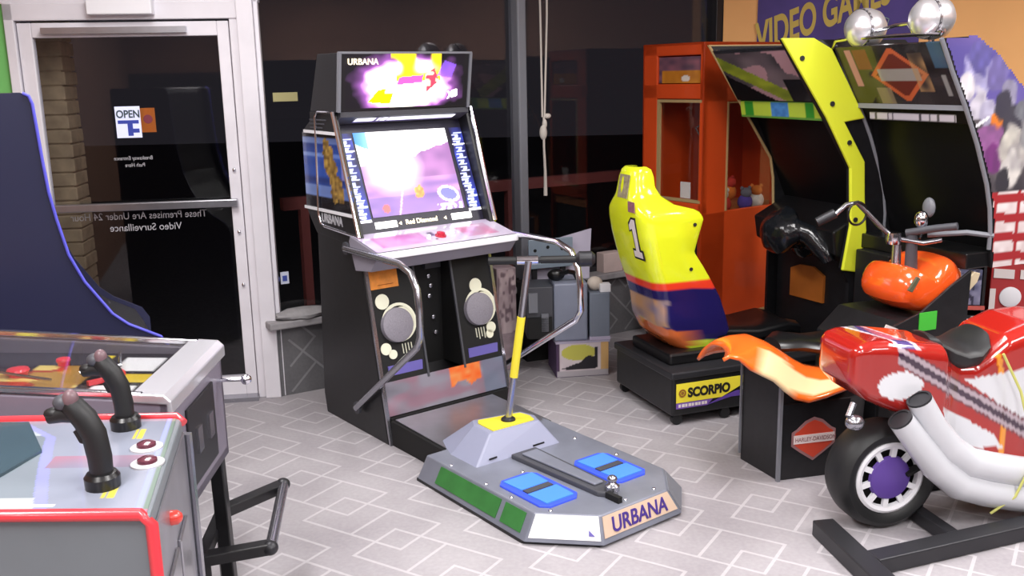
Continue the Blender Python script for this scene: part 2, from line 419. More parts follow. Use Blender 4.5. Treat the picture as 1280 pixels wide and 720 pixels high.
text('lettering', 'Video Surveillance', 0.052, (-0.395, 0.010, 0.925), X, Z, M['greytext'], l, xs=0.92, ext=0.0008)
l = thing('window_lettering', 'small mirrored white two line lettering in the middle of the upper door glass', 'lettering', (*D0, 0), DY)
text('lettering', 'Breakaway Entrance', 0.027, (-0.505, 0.010, 1.285), X, Z, M['greytext'], l, xs=0.85, ext=0.0008)
text('lettering', 'Push Here', 0.027, (-0.545, 0.010, 1.25), X, Z, M['greytext'], l, xs=0.85, ext=0.0008)
# stickers on the window glass
mb = MB(); mb.box(0.145, 0.275, 0.055, 0.060, 1.555, 1.60)
o = mb.build('sticker', mat('pale_yellow_sticker', (168, 160, 112), 0.6)); tag(o, 'pale yellow rectangular sticker high on the window beside the door', 'sticker', (*W0, 0), WY)
st = thing('sticker', 'small round blue and white sticker low on the window beside the door', 'sticker', (*W0, 0), WY)
mb = MB(); mb.lathe([(0.026, 0), (0.026, 0.003)], (0.085, 0.055, 0.63), 'y'); mb.build('disc', mat('sticker_violet_blue', (96, 104, 170), 0.5), st)
mb = MB(); mb.box(0.115, 0.16, 0.055, 0.058, 0.60, 0.665); mb.build('card', mat('sticker_white', (206, 212, 230), 0.5), st)
mb = MB(); mb.box(0.125, 0.15, 0.0535, 0.055, 0.615, 0.645); mb.build('blue_mark', mat('sticker_blue', (62, 80, 160), 0.5), st)
# cord hanging by the mullion
rp = thing('hanging_cord', 'white knotted cord hanging down beside the window mullion', 'cord', (*W0, 0), WY)
mb = MB(); mb.tube([(1.70,-0.05,2.75),(1.715,-0.05,2.0),(1.72,-0.05,1.42)], 0.006, 8); mb.tube([(1.765,-0.05,2.75),(1.76,-0.05,2.0),(1.735,-0.05,1.42)], 0.006, 8)
mb.tube([(1.73,-0.05,1.42),(1.725,-0.055,1.25),(1.735,-0.05,1.1),(1.735,-0.05,0.955)], [0.007,0.007,0.009,0.012], 8); mb.build('strand', M['rope'], rp, smooth=True)
mb = MB(); mb.ball((1.755,-0.05,1.425), (0.024,0.018,0.016)); mb.ball((1.725,-0.05,1.33), (0.024,0.02,0.045)); mb.ball((1.735,-0.05,1.38), (0.015,0.015,0.03)); mb.build('knot', M['rope'], rp, smooth=True)

# orange wall, side and back walls
dR, nR = walldir(RY)
mb = MB(); mb.box(-0.02, 2.95, 0, 0.12, 0, 2.75); struct(mb.build('wall_right', M['orangewall']), (*C1, 0), RY)
mb = MB(); mb.cur = 0; mb.box(-2.75, 4.35, -3.35, -3.2, 1.80, 2.75); mb.cur = 1; mb.box(-2.75, 4.35, -3.35, -3.2, 0, 1.80)
struct(mb.build('wall_back', [M['brown'], M['darkstandin']]))
mb = MB(); mb.cur = 0; mb.box(4.2, 4.35, -3.2, 5.6, 1.80, 2.75); mb.cur = 1; mb.box(4.2, 4.35, -3.2, 5.6, 0, 1.80)
struct(mb.build('wall_side', [M['brown'], M['darkstandin']]))
mb = MB(); mb.box(-2.75, -2.6, -3.2, 4.9, 0, 2.75); struct(mb.build('wall_left', M['brown']))
# outside
mb = MB(); mb.box(-14, 14, 4.4, 30, -0.32, -0.14); struct(mb.build('outside_ground', M['asphalt']))
mb = MB()
for k in range(30):
    mb.box(-1.10, -0.975+0.01*hsh(k), 0.30, 0.52, -0.14+k*0.075, -0.14+k*0.075+0.068)
mb.box(-1.09, -0.985, 0.31, 0.51, -0.14, 2.11)
tag(mb.build('brick_pillar', M['brick'], bevel=0.006), 'tan brick pillar outside at the left edge of the door glass', 'pillar', (*D0, 0), DY)

# banner on the orange wall
bn = thing('banner', 'purple banner with slanted gold lettering high on the orange wall', 'banner', (*C1, 0), RY)
mb = MB(); mb.box(0.20, 1.18, -0.012, -0.002, 1.55, 2.50); mb.build('sheet', M['banner'], bn)
ca, sa = math.cos(math.radians(20)), math.sin(math.radians(20))
text('lettering', 'VIDEO GAMES', 0.27, (0.20, -0.014, 1.77), (ca,0,sa), (-0.05,0,1), M['goldtext'], bn, ext=0.002, bold=0.008, xs=0.50)
mb = MB()
P = [(0.86,2.02),(1.0,1.96),(0.96,1.80),(0.82,1.76)]
for i in range(4): mb.bar((P[i][0],-0.015,P[i][1]), (P[(i+1)%4][0],-0.015,P[(i+1)%4][1]), 0.014, 0.004)
mb.build('outline_shape', mat('pale_green_outline', (150, 176, 170), 0.6), bn)

# ceiling lights
k = 0
LAB = ['above the door', 'above the tall standing game', 'above the motorcycle seats', 'nearest the door on the camera side', 'right above the camera', 'nearest the dark side wall', 'in the back row on the left', 'in the back row in the middle', 'in the back row on the right']
for (ly) in (3.3, 0.9, -1.6):
    for (lx) in (-1.2, 0.9, 3.0):
        t = thing('ceiling_light', 'recessed fluorescent ceiling panel ' + LAB[k], 'light', (lx, ly, 2.75), 0, 'fluorescent ceiling panels')
        mb = MB(); mb.box(-0.32,0.32,-0.62,-0.59,-0.03,0); mb.box(-0.32,0.32,0.59,0.62,-0.03,0); mb.box(-0.32,-0.29,-0.62,0.62,-0.03,0); mb.box(0.29,0.32,-0.62,0.62,-0.03,0); mb.build('frame', M['whitep'], t)
        mb = MB(); mb.box(-0.29,0.29,-0.59,0.59,-0.02,-0.005); mb.build('diffuser', M['lamp'], t)
        ld = bpy.data.lights.new('tube_light', 'AREA'); ld.shape = 'RECTANGLE'; ld.size = 0.56; ld.size_y = 1.15
        ld.energy = {3.3: 34, 0.9: 46, -1.6: 24}[ly]*(1.5 if (ly > 3 and lx > 2) else 1.0); ld.color = (1.0, 0.975, 0.97)
        lo = bpy.data.objects.new('tube_light', ld); COL.objects.link(lo); lo.parent = t; lo.location = (0,0,-0.035)
        k += 1

# ================================================================== 1. standing board game cabinet
A = thing('arcade_cabinet', 'tall black stand-up arcade cabinet with lit marquee, sloped screen and wide grey foot deck', 'arcade machine', (-0.58, 4.18, 0), 37.5)
W = 0.75
def fy(z): return 0.2*z
mb = MB()
mb.prism([(0.012,0.0),(0.62,0.0),(0.64,0.10),(0.60,0.93),(0.19,0.93),(fy(0.80)+0.012,0.80)], 'x', 0.0, 0.02)
mb.prism([(0.012,0.0),(0.62,0.0),(0.64,0.10),(0.60,0.93),(0.19,0.93),(fy(0.80)+0.012,0.80)], 'x', W-0.05, W-0.03)
mb.prism([(0.12,0.0),(0.62,0.0),(0.64,0.10),(0.60,0.93),(0.26,0.93),(0.26,0.3)], 'x', 0.02, W-0.05)
mb.build('lower_cabinet', M['black'], A, bevel=0.003)
# front columns
for nm, x0, x1 in (('speaker_column', 0.02, 0.255), ('speaker_column', 0.475, 0.70)):
    mb = MB(); mb.prism([(fy(0.27),0.27),(0.3,0.27),(0.3,0.83),(fy(0.83),0.83)], 'x', x0, x1)
    c = mb.build(nm, M['blackm'], A, bevel=0.003)
    right = x0 > 0.4
    cx = 0.132 if not right else 0.60; cz = 0.535
    sgn = 1
    def onf(x, z, off): return (x, fy(z)-off, z)
    nrm = Vector((0,-1,0.2)).normalized()
    mb = MB(); mb.lathe([(0.092,0),(0.092,0.004),(0.078,0.005),(0.078,0)], onf(cx+0.012, cz+0.01, 0.002), nrm, 32, cap=False); mb.build('cream_ring', M['cream'], c, smooth=True)
    mb = MB(); mb.lathe([(0.083,0),(0.08,0.022),(0.065,0.028),(0.001,0.032)], onf(cx-0.004, cz, 0.0), nrm, 32); mb.build('speaker_grille', M['spk'], c, smooth=True)
    mb = MB(); mb.lathe([(0.066,0),(0.066,0.004)], onf(cx+0.03, cz+0.015, 0.001), nrm, 28)
    s2 = -1 if not right else 1
    for dx, dz, r in ((-0.062 if not right else -0.0, 0.115, 0.036), (0.068*s2-0.01, -0.10, 0.028), (0.045*s2, -0.13, 0.022)):
        mb.lathe([(r,0),(r,0.004)], onf(cx+dx, cz+dz, 0.001), nrm, 18)
    for q in range(4):
        x = cx+(0.0 if not right else -0.045)+q*0.016*1.0
        mb.bar(onf(x+0.01, cz-0.09, 0.003), onf(x+0.012, cz-0.135-0.01*(q%2), 0.003), 0.006, 0.003)
    mb.build('disc_graphic', M['cream'], c)
    mb = MB(); mb.box(x0+0.03, x1-0.02, fy(0.33)-0.004, fy(0.33)+0.02, 0.305, 0.355); mb.build('violet_label', M['violet'], c)
    mb = MB(); mb.bar((x0-0.012 if not right else x1+0.006, -0.004, 0.0), (x0-0.012 if not right else x1+0.006, fy(0.83)-0.006, 0.83), 0.014, 0.016); mb.build('metal_edge', M['chromedk'], c)
    mb = MB(); mb.bar((x1+0.004 if not right else x0-0.004, fy(0.27)-0.003, 0.27), (x1+0.004 if not right else x0-0.004, fy(0.8)-0.003, 0.8), 0.01, 0.01); mb.build('inner_edge', M['greydk'], c)
    if not right:
        mb = MB(); mb.quadbox([onf(x0,0.71,0.003), onf(x0+0.15,0.71,0.003), onf(x0+0.15,0.80,0.003), onf(x0,0.80,0.003)], 0.004); mb.build('orange_label', M['orange_s'], c)
        for q in range(3):
            mb = MB(); mb.bar(onf(x0+0.04, 0.728+0.02*q, 0.007), onf(x0+0.12-0.02*q, 0.728+0.02*q, 0.007), 0.003, 0.001); mb.build('label_line', mat('label_brown', (150, 74, 24), 0.6), c) if q == 0 else None
# coin lock and slots in the recess
mb = MB(); mb.box(0.26, 0.475, 0.245, 0.262, 0.0, 0.85); mb.build('recess_door', M['blackm'], A)
for x, z in ((0.40,0.71),(0.41,0.66),(0.40,0.61),(0.42,0.50),(0.43,0.42)):
    mb = MB(); mb.lathe([(0.012,0),(0.012,0.012),(0.006,0.016)], (x, 0.245, z), (0,-1,0), 14); mb.build('lock', M['chromedk'], A, smooth=True)
mb = MB(); mb.box(0.37,0.46,0.22,0.245,0.75,0.775); mb.build('slot_plate', M['greydk'], A)
# kick plate
def kick(u, v):
    c = mix((112,110,120), (150,146,158), vnoise(u*6, v*3))
    c = mix(c, (150,104,120), max(0, min(1, (vnoise(u*9+4, v*4)-0.45)*3))*.6)
    if 0.52 < u < 0.8 and v > 0.35+0.2*vnoise(u*20,3): c = mix((236,96,42), (226,150,90), vnoise(u*25, v*8))
    if u > 0.8: c = mix(c, (112,120,140), .8)
    return c
art('kick_plate', (0.02, fy(0.13)-0.004, 0.13), (0.68,0,0), (0,fy(0.155),0.155), 60, 16, kick, M['artgloss'], A, 0.01)
mb = MB(); mb.box(0.02, 0.70, 0.0, 0.12, 0.0, 0.125); mb.build('plinth', M['blackm'], A)

# upper housing
SO = lambda z: 0.405-(1.51-z)*0.42       # y of the front edge of the side cheeks
cheek = [(SO(0.93)-0.01,0.90),(0.60,0.93),(0.655,0.99),(0.70,1.05),(0.67,1.43),(0.60,1.47),(0.60,1.512),(0.36,1.512)]
for nm, x0, x1 in (('side_cheek', -0.004, 0.018), ('side_cheek', W-0.018, W+0.004)):
    mb = MB(); mb.prism(cheek, 'x', x0, x1); sc = mb.build(nm, M['black'], A, bevel=0.003)
    xf = x0-0.006 if x0 < 0.3 else x1+0.006
    mb = MB(); mb.tube([(xf,0.352,1.512),(xf,0.165,0.955)], 0.011, 8); mb.tube([(xf,0.352,1.512),(xf,0.50,1.512),(xf,0.53,1.49),(xf,0.545,1.2),(xf,0.555,1.03),(xf,0.54,0.985),(xf,0.50,0.972),(xf,0.165,0.955)], 0.007, 8)
    mb.build('chrome_rail', M['chrome'], sc, smooth=True)
    for p_, q_ in (((xf,0.66,1.42),(xf,0.34,1.415)),((xf,0.70,1.05),(xf,0.20,1.047))):
        mb = MB(); mb.bar(p_, q_, 0.006, 0.014); mb.build('white_strip', M['whitep'], sc)
def sideart(u, v):   # u: 0 back .. 1 front
    base = mix((26,28,64), (52,86,176), vnoise(v*13, 1.0)*1.3-0.2)
    if hsh(int(v*16)) > 0.55: base = mix(base, (150,176,232), 0.75*(1-u*0.5))
    if v < 0.16 or v > 0.93: base = (18,17,26)
    d = abs(u-0.60+0.10*math.sin(v*8))
    w = 0.10+0.06*vnoise(v*7, 5)
    for (fx, fz, rx, rz) in ((0.50,0.86,0.07,0.07),(0.54,0.72,0.12,0.12),(0.60,0.52,0.10,0.16),(0.50,0.60,0.06,0.14),(0.68,0.34,0.13,0.13),(0.62,0.22,0.07,0.12),(0.76,0.22,0.06,0.12)):
        if ((u-fx)/rx)**2+((v-fz)/rz)**2 < 0.6+0.8*vnoise(u*20+fx*9, v*16): base = mix((206,168,84), (88,66,38), vnoise(u*26, v*22))
    if 0.78 < u < 0.86 and 0.4 < v < 0.9: base = mix(base, (214,176,214), 0.5)
    return base
art('side_art', (-0.0052, 0.69, 1.055), (0,-0.485,0), (0,0.0,0.36), 40, 40, lambda u, v: sideart(u, v) , M['artgloss'], A)
# trim side art to the slanted cheek: carved by using only vertices behind the front edge
o = bpy.data.objects['side_art']; bm = bmesh.new(); bm.from_mesh(o.data)
bmesh.ops.delete(bm, geom=[f for f in bm.faces if any(v.co.y < SO(v.co.z)-0.045 for v in f.verts)], context='FACES'); bm.to_mesh(o.data); bm.free()
text('side_name', 'URBANA', 0.062, (-0.006, 0.535, 0.992), (0,-1,-0.02), (0,0,1), M['greytext'], A, xs=0.85, bold=0.001)
mb = MB(); 
for q in range(3): mb.bar((-0.0055, 0.60, 1.475-q*0.018), (-0.0055, 0.43+0.02*q, 1.475-q*0.018), 0.002, 0.007)
mb.build('side_caption', M['greydk'], A)
# bezel with monitor
b0, b1 = Vector((0.018, 0.22, 0.955)), Vector((0.018, 0.425, 1.46))
bz = (b1-b0)
mb = MB(); mb.prism([(b0.y,b0.z),(b1.y,b1.z),(0.58,1.46),(0.58,0.955)], 'x', 0.018, W-0.018); mb.build('bezel', M['bezel'], A)
bn_ = Vector((0,-bz.z,bz.y)).normalized()
def onb(x, t, off=0.004): p = b0+bz*t; return Vector((x, p.y, p.z))+bn_*off
def scr(u, v):
    c = mix((128,98,158), (190,140,186), vnoise(u*6, v*15))
    if v < 0.22: c = mix(c, (104,88,150), .55)
    edge = 0.60+0.03*math.sin(u*9)
    hill = 0.66+0.16*max(0, u-0.55)/0.45+0.03*vnoise(u*12, 7)
    if u > 0.50 and 0.42 < v < hill: c = mix((164,116,168), (134,96,146), vnoise(u*8, v*9))
    sky = v > (edge if u < 0.50 else hill)
    if sky: c = mix((214,226,252), (255,255,255), (v-0.5)*3+0.4)
    d = math.hypot((u-0.33)*0.9, (v-0.58)*0.8)
    c = mix(c, (255,255,255), 1.45-d*4.6)
    if v < 0.5 and abs(u-(0.42+(v-0.45)*0.30)) < 0.010: c = mix(c, (238,206,236), .6)
    if math.hypot((u-0.545)*1.3, v-0.25) < 0.075*(0.7+0.5*vnoise(u*30, v*30)): c = mix((236,120,70), (240,176,96), vnoise(u*40, v*40))
    if math.hypot((u-0.16)*1.25, v-0.09) < 0.050: c = (206,98,100)
    r = math.hypot((u-0.86)*0.95, (v-0.19)*1.15+0.25*(u-0.86))
    if 0.085 < r < 0.112: c = (246,240,252)
    elif r <= 0.085: c = (112,112,186)
    if v < 0.085 and 0.70 < u < 0.98 and vnoise(u*40, v*30) > .35: c = (240,236,246)
    if u < 0.13 and v > 0.86-0.6*u: c = mix((60,130,220), (150,200,250), u*6)
    return c
art('screen', onb(0.112, 0.135), Vector((0.52,0,0)), bz*0.765, 90, 70, scr, M['screen'], A)
def bart(u, v):
    c = mix((18,16,46), (52,66,170), vnoise(u*3, v*9)*1.2-0.2)
    k = int(v*13); fu, fv = u-0.5-0.25*(hsh(k, 3)-0.5), v*13-k
    if 0.04 < v < 0.94 and 0.12 < fv < 0.92:
        if abs(fu-0.18*(fv-0.5)) < 0.13 or (fv < 0.32 and abs(fu) < 0.36) or (fv > 0.72 and abs(fu+0.1) < 0.26): c = (196,206,246)
    if v < 0.03 or abs(v-0.80) < 0.010: c = (244,244,250)
    return c
art('bezel_art', onb(0.020, 0.10, 0.003), Vector((0.082,0,0)), bz*0.80, 12, 90, bart, M['artlit'] , A)
art('bezel_art', onb(0.655, 0.10, 0.003), Vector((0.074,0,0)), bz*0.80, 12, 90, bart, M['artlit'], A)
for x in (0.115, 0.545):
    mb = MB(); mb.quadbox([onb(x,0.035,0.006), onb(x+0.115,0.035,0.006), onb(x+0.115,0.092,0.006), onb(x,0.092,0.006)], 0.006); mb.build('lit_card', M['light'], A)
text('bezel_name', 'Red Diamond', 0.034, onb(0.278, 0.045, 0.004), (1,0,0), bz, M['littext'], A, xs=0.95)
for x in (0.250, 0.505):
    mb = MB(); mb.lathe([(0.010,0),(0.010,0.003)], onb(x,0.062,0.003), bn_, 3); mb.build('bezel_arrow', M['littext'], A)
# hood over the screen
mb = MB(); mb.prism([(0.33,1.512),(0.33,1.488),(0.415,1.452),(0.60,1.452),(0.60,1.512)], 'x', 0.018, W-0.018); hd = mb.build('hood', M['greydk'], A)
mb = MB(); mb.quadbox([(0.10,0.348,1.474),(0.66,0.348,1.474),(0.66,0.325,1.4885),(0.10,0.325,1.4885)], 0.003)
art('title_strip', (0.10,0.3845,1.459), (0.56,0,0), (0,-0.052,0.022), 60, 6, lambda u, v: (250,250,255) if 0.25 < v < 0.85 and (u > 0.32 or vnoise(u*70,2) > 0.42) else (60,50,96), M['artlit'], A)
# marquee
mb = MB(); mb.prism([(0.33,1.512),(0.60,1.512),(0.49,1.775),(0.29,1.775)], 'x', 0.0, W-0.02)
mq = mb.build('marquee_box', M['charcoal'], A, bevel=0.003)
mb = MB(); mb.bar((0.006,0.324,1.512),(0.006,0.284,1.775), 0.018, 0.014); mb.bar((W-0.026,0.324,1.512),(W-0.026,0.284,1.775), 0.012, 0.014); mb.bar((0.0,0.286,1.775),(W-0.02,0.286,1.775), 0.010, 0.010); mb.build('marquee_edge', M['grey'], mq)
def mart(u, v):
    x, y = u*2.45, v
    d = math.hypot((u-0.50)/0.42, (v-0.47)/0.62)
    n = vnoise(u*9, v*5)*0.5+vnoise(u*20, v*11)*0.3
    t = 1.45-d*1.30+(n-0.4)*0.7
    c = (12,10,16)
    if t > 0.05: c = mix(c, (150,84,170), t*2.0)
    if t > 0.35: c = mix(c, (255,214,236), (t-0.35)*3)
    if t > 0.60: c = (255,250,240)
    if 0.30 < u < 0.80 and v > 0.50:
        q_ = vnoise(u*8+2, v*4)+0.5*(u-0.5)
        if abs(u-0.57) < 0.20: c = mix(c, (255,214,24), max(0, min(1, (q_-0.42)*5)))
    P1 = [(0.20,0.14),(0.28,0.36),(0.41,0.40),(0.37,0.10)]
    if inpoly(u, v, P1): c = (255,222,0)
    P2 = [(0.42,0.44),(0.44,0.58),(0.63,0.62),(0.62,0.48)]
    if inpoly(u, v, P2): c = (232,70,140)
    P3 = [(0.66,0.30),(0.64,0.62),(0.72,0.74),(0.76,0.50)]
    if inpoly(u, v, P3): c = (255,176,150) if vnoise(u*30, v*14) > .45 else (206,52,72)
    if inpoly(u, v, [(0.33,0.30),(0.36,0.62),(0.42,0.60),(0.41,0.28)]): c = (255,226,196)
    if inpoly(u, v, [(0.74,0.60),(0.80,0.88),(0.90,0.80),(0.86,0.55)]): c = mix(c, (110,70,190), .75)
    if u < 0.03 or u > 0.965 or v < 0.035: c = (14,13,16)
    return c
art('marquee_art', (0.016,0.3235,1.516), (W-0.052,0,0), (0,-0.038,0.254), 150, 60, mart, M['artmarq'], A)
text('marquee_name', 'URBANA', 0.040, (0.045,0.2865,1.722), (1,0,0), (0,-0.15,1), M['littext'], A, xs=1.0, bold=0.0)
text('marquee_word', 'XG', 0.044, (0.60,0.316,1.56), (1,0,0.22), (0,-0.15,1), M['light'], A, xs=0.9, bold=0.003)
# control panel
mb = MB(); mb.prism([(-0.012,0.905),(-0.012,0.88),(0.045,0.815),(0.19,0.80),(0.24,0.93),(0.225,0.958)], 'x', -0.025, W+0.012)
cp = mb.build('control_panel', mat('panel_grey', (140, 136, 150), 0.35), A, bevel=0.004)
mb = MB(); mb.box(-0.027, W+0.014, -0.020, -0.006, 0.874, 0.906); mb.build('front_lip', M['whitep'], cp, bevel=0.004)
def cpart(u, v):
    c = mix((190,176,206), (214,206,224), vnoise(u*5, v*3))
    if 0.06 < u < 0.42 and 0.15 < v < 0.75: c = mix((190,110,176), (206,170,206), vnoise(u*16, v*5))
    if 0.66 < u < 0.92 and 0.2 < v < 0.8: c = mix((206,116,158), (196,170,196), vnoise(u*14, v*4))
    if 0.44 < u < 0.50 and 0.2 < v < 0.7: c = (96,90,110) if vnoise(u*60, v*8) > 0.5 else c
    return c
cv = Vector((0, 0.225+0.012, 0.958-0.905))
cn = Vector((0, -cv.z, cv.y)).normalized()
cpO = Vector((-0.02, -0.010, 0.9065))
art('panel_art', cpO+cn*0.003, Vector((W+0.025,0,0)), cv*0.93, 50, 14, cpart, M['artgloss'], cp)
for x, t, r, m_ in ((0.375, .42, 0.022, mat('red_button', (190, 36, 60), 0.25, coat=.5)), (0.30, .36, 0.010, M['whitep']), (0.45, .50, 0.013, M['whitep'])):
    mb = MB(); mb.lathe([(r*1.25,0),(r*1.25,0.005),(r,0.006),(r*0.9,0.018),(r*0.3,0.022)], cpO+Vector((x+0.02,0,0))+cv*t*0.9+cn*0.003, cn, 18); mb.build('button', m_, cp, smooth=True)
# hand rails
for x in (-0.03, W+0.02):
    mb = MB()
    pts = [(0.27,0.895),(-0.21,0.89),(-0.30,0.862),(-0.345,0.80),(-0.355,0.72),(-0.355,0.60),(-0.33,0.55),(0.25,0.125)] if x < 0 else [(0.2,0.905),(-0.30,0.90),(-0.40,0.868),(-0.445,0.80),(-0.46,0.72),(-0.465,0.60),(-0.43,0.55),(0.25,0.13)]
    mb.tube([(x,y,z) for y, z in pts], 0.0155, 12); mb.build('hand_rail', M['chrome'] if x > 0 else M['chromedk'], A, smooth=True)
    for y, z in (pts[0], pts[-1]):
        mb = MB(); mb.lathe([(0.03,0),(0.03,0.012)], (x if x > 0 else x+0.0, y, z), 'x', 14); mb.build('rail_flange', M['greydk'], A)
# foot deck
mb = MB(); mb.prism([(-0.45,0.0),(0.0,0.0),(0.0,0.118),(-0.45,0.105)], 'x', 0.012, 0.60); mb.build('deck_bridge', M['blackm'], A, bevel=0.004)
mb = MB(); mb.quadbox([(0.03,-0.45,0.111),(0.585,-0.45,0.111),(0.585,-0.012,0.124),(0.03,-0.012,0.124)], 0.004); mb.build('bridge_plate', M['brushed'], A)
bot = [(-0.115,-0.42),(-0.125,-1.156),(0.074,-1.363),(0.483,-1.360),(0.675,-1.205),(0.665,-0.30),(0.62,-0.26),(0.60,-0.42)]
top = [(-0.075,-0.44),(-0.075,-1.155),(0.092,-1.325),(0.435,-1.325),(0.572,-1.175),(0.585,-0.32),(0.58,-0.28),(0.56,-0.43)]
bot = [(-0.115,-0.42),(-0.125,-1.156),(0.074,-1.363),(0.483,-1.360),(0.655,-1.205),(0.63,-0.30),(0.60,-0.26),(0.5,-0.40)]
mb = MB(); mb.frustum(bot, top, 0.012, 0.112); dk = mb.build('foot_deck', M['deck'], A, bevel=0.006)
mb = MB(); mb.frustum([(x*0.985,y*0.985) for x,y in bot], [(x*0.985,y*0.985) for x,y in bot], 0.0, 0.012); mb.build('deck_base', M['rubber'], A)
def face_quad(i, j, u0, u1, v0, v1, off=0.003):
    B0, B1, T0, T1 = [Vector(p) for p in ((*bot[i],0.012),(*bot[j],0.012),(*top[i],0.112),(*top[j],0.112))]
    def P(u, v): return (B0*(1-u)+B1*u)*(1-v)+(T0*(1-u)+T1*u)*v
    q = [P(u0,v0),P(u1,v0),P(u1,v1),P(u0,v1)]; n = (q[1]-q[0]).cross(q[3]-q[0]).normalized()
    return [p+n*off for p in q], n
for u0, u1 in ((0.17,0.74),(0.78,0.95)):
    q, n_ = face_quad(0,1,u0,u1,0.2,0.88); mb = MB(); mb.quadbox(q, 0.005); mb.build('green_panel', M['green'], dk)
q, n_ = face_quad(1,2,0.03,0.97,0.16,0.96); mb = MB(); mb.quadbox(q, 0.005); mb.build('white_panel', mat('glossy_white_panel', (254,254,255), 0.3, coat=0.3), dk)
q2, n_ = face_quad(1,2,0.82,0.90,0.3,0.5,0.005); mb = MB(); mb.add([q2[0],q2[1],q2[3]],[(0,1,2)]); mb.build('small_mark', M['violet'], dk, solid=0.002)
q, n_ = face_quad(2,3,0.02,0.98,0.22,0.93); mb = MB(); mb.quadbox(q, 0.005); mb.build('beige_panel', M['beige'], dk)
u_ = (q[1]-q[0]).normalized(); v_ = (q[3]-q[0]).normalized()
text('deck_name', 'URBANA', 0.078, q[0]+(q[1]-q[0])*0.10+(q[3]-q[0])*0.14+n_*0.002, u_, v_, M['purpletext'], dk, xs=0.92, bold=0.001)
q, n_ = face_quad(3,4,0.05,0.95,0.1,0.9); mb = MB(); mb.quadbox(q, 0.004); mb.build('corner_panel', M['grey'], dk)
# blue foot pads
for x0, x1, y0, y1 in ((-0.035,0.150,-1.165,-0.865),(0.315,0.500,-1.17,-0.925)):
    if x0 > 0.2: y0, y1 = -1.175, -0.90
    r = 0.03
    pts = [(x0+r,y0),(x1-r,y0),(x1,y0+r),(x1,y1-r),(x1-r,y1),(x0+r,y1),(x0,y1-r),(x0,y0+r)]
    mb = MB(); mb.prism(pts, 'z', 0.110, 0.120); pd = mb.build('foot_pad', M['bluepad'], A, bevel=0.003)
    ym = (y0+y1)/2
    for a, b in ((y0+0.022, ym-0.022), (ym+0.022, y1-0.022)):
        mb = MB(); mb.prism([(x0+0.03,a),(x1-0.025,a),(x1-0.02,b),(x0+0.025,b)], 'z', 0.120, 0.124); mb.build('light_blue_insert', M['bluepadl'], pd)
    mb = MB(); mb.box(x0+0.03, x1-0.03, ym-0.016, ym+0.016, 0.120, 0.125); mb.build('grey_cross_bar', M['greydk'], pd)
for x, y in ((-0.06,-0.60),(-0.06,-0.84),(-0.02,-1.18),(0.12,-0.84),(0.30,-0.88),(0.52,-0.70),(0.53,-0.95),(0.40,-1.29),(0.25,-1.29),(-0.06,-1.0)):
    mb = MB(); mb.ball((x,y,0.113), (0.008,0.008,0.005), 10, 6); mb.build('deck_screw', M['chrome'], dk, smooth=True)
# skate beam between the pads
mb = MB(); mb.prism([(0.17,-0.70),(0.30,-0.70),(0.285,-1.20),(0.235,-1.27),(0.19,-1.20)], 'z', 0.110, 0.132); mb.build('slide_beam', M['greydk'], A, bevel=0.006)
mb = MB(); mb.prism([(0.195,-0.74),(0.275,-0.74),(0.262,-1.16),(0.215,-1.16)], 'z', 0.132, 0.142); mb.build('slide_cover', M['deck'], A, bevel=0.006)
mb = MB(); mb.lathe([(0.028,0),(0.028,0.02),(0.016,0.03),(0.012,0.04)], (0.245,-1.225,0.13)); mb.ball((0.245,-1.225,0.175),(0.020,0.020,0.016)); mb.build('slide_knob', M['chromedk'], A, smooth=True)
mb = MB(); mb.box(0.205,0.225,-1.30,-1.23,0.112,0.135); mb.build('slide_stop', M['blackm'], A)
# hump with pole and T handle
hb = [(0.0,-0.69),(0.44,-0.70),(0.50,-0.50),(0.44,-0.34),(0.06,-0.34),(0.0,-0.50)]
ht = [(0.12,-0.625),(0.375,-0.635),(0.40,-0.57),(0.385,-0.50),(0.155,-0.45),(0.13,-0.50)]
mb = MB(); mb.frustum(hb, ht, 0.108, 0.212); hp = mb.build('pole_housing', M['hump'], A, bevel=0.006)
mb = MB(); mb.prism([(0.145,-0.613),(0.36,-0.620),(0.375,-0.57),(0.365,-0.515),(0.17,-0.472),(0.15,-0.50)], 'z', 0.212, 0.2165); mb.build('yellow_plate', M['yellows'], hp)
mb = MB(); mb.lathe([(0.032,0),(0.030,0.008),(0.022,0.014)], (0.27,-0.555,0.216)); mb.build('pole_collar', M['charcoal'], hp, smooth=True)
mb = MB(); mb.bar((0.07,-0.686,0.13),(0.11,-0.684,0.13),0.004,0.006); mb.bar((0.30,-0.686,0.13),(0.36,-0.686,0.13),0.004,0.006); mb.build('vent_slot', M['blackm'], hp)
iy = math.radians(-37.5)
def wl(x, y, z):   # world to cabinet frame
    dx, dy = x+0.58, y-4.18; return (dx*math.cos(iy)-dy*math.sin(iy), dx*math.sin(iy)+dy*math.cos(iy), z)
pb = Vector((0.27,-0.555,0.215)); pt = Vector(wl(0.07, 3.88, 0.912))
mb = MB(); mb.tube([pb, pt], 0.015, 14); po = mb.build('steering_pole', M['chromedk'], A, smooth=True)
pa, pc = pb.lerp(pt, 0.28), pb.lerp(pt, 0.66)
mb = MB(); mb.tube([pa, pc], 0.0175, 14); mb.build('yellow_sleeve', M['yellows'], po, smooth=True)
h0, h1 = Vector(wl(-0.095,3.90,0.912)), Vector(wl(0.30,3.89,0.915)); hm = pt
mb = MB(); mb.tube([h0, h1], 0.012, 12); hbar = mb.build('handle_bar', M['charcoal'], A, smooth=True)
hc = (h0+h1)/2
d_ = (h1-h0).normalized()
mb = MB(); mb.tube([h0, h0+d_*0.115], 0.017, 12); mb.build('hand_grip', M['rubber'], hbar, smooth=True)
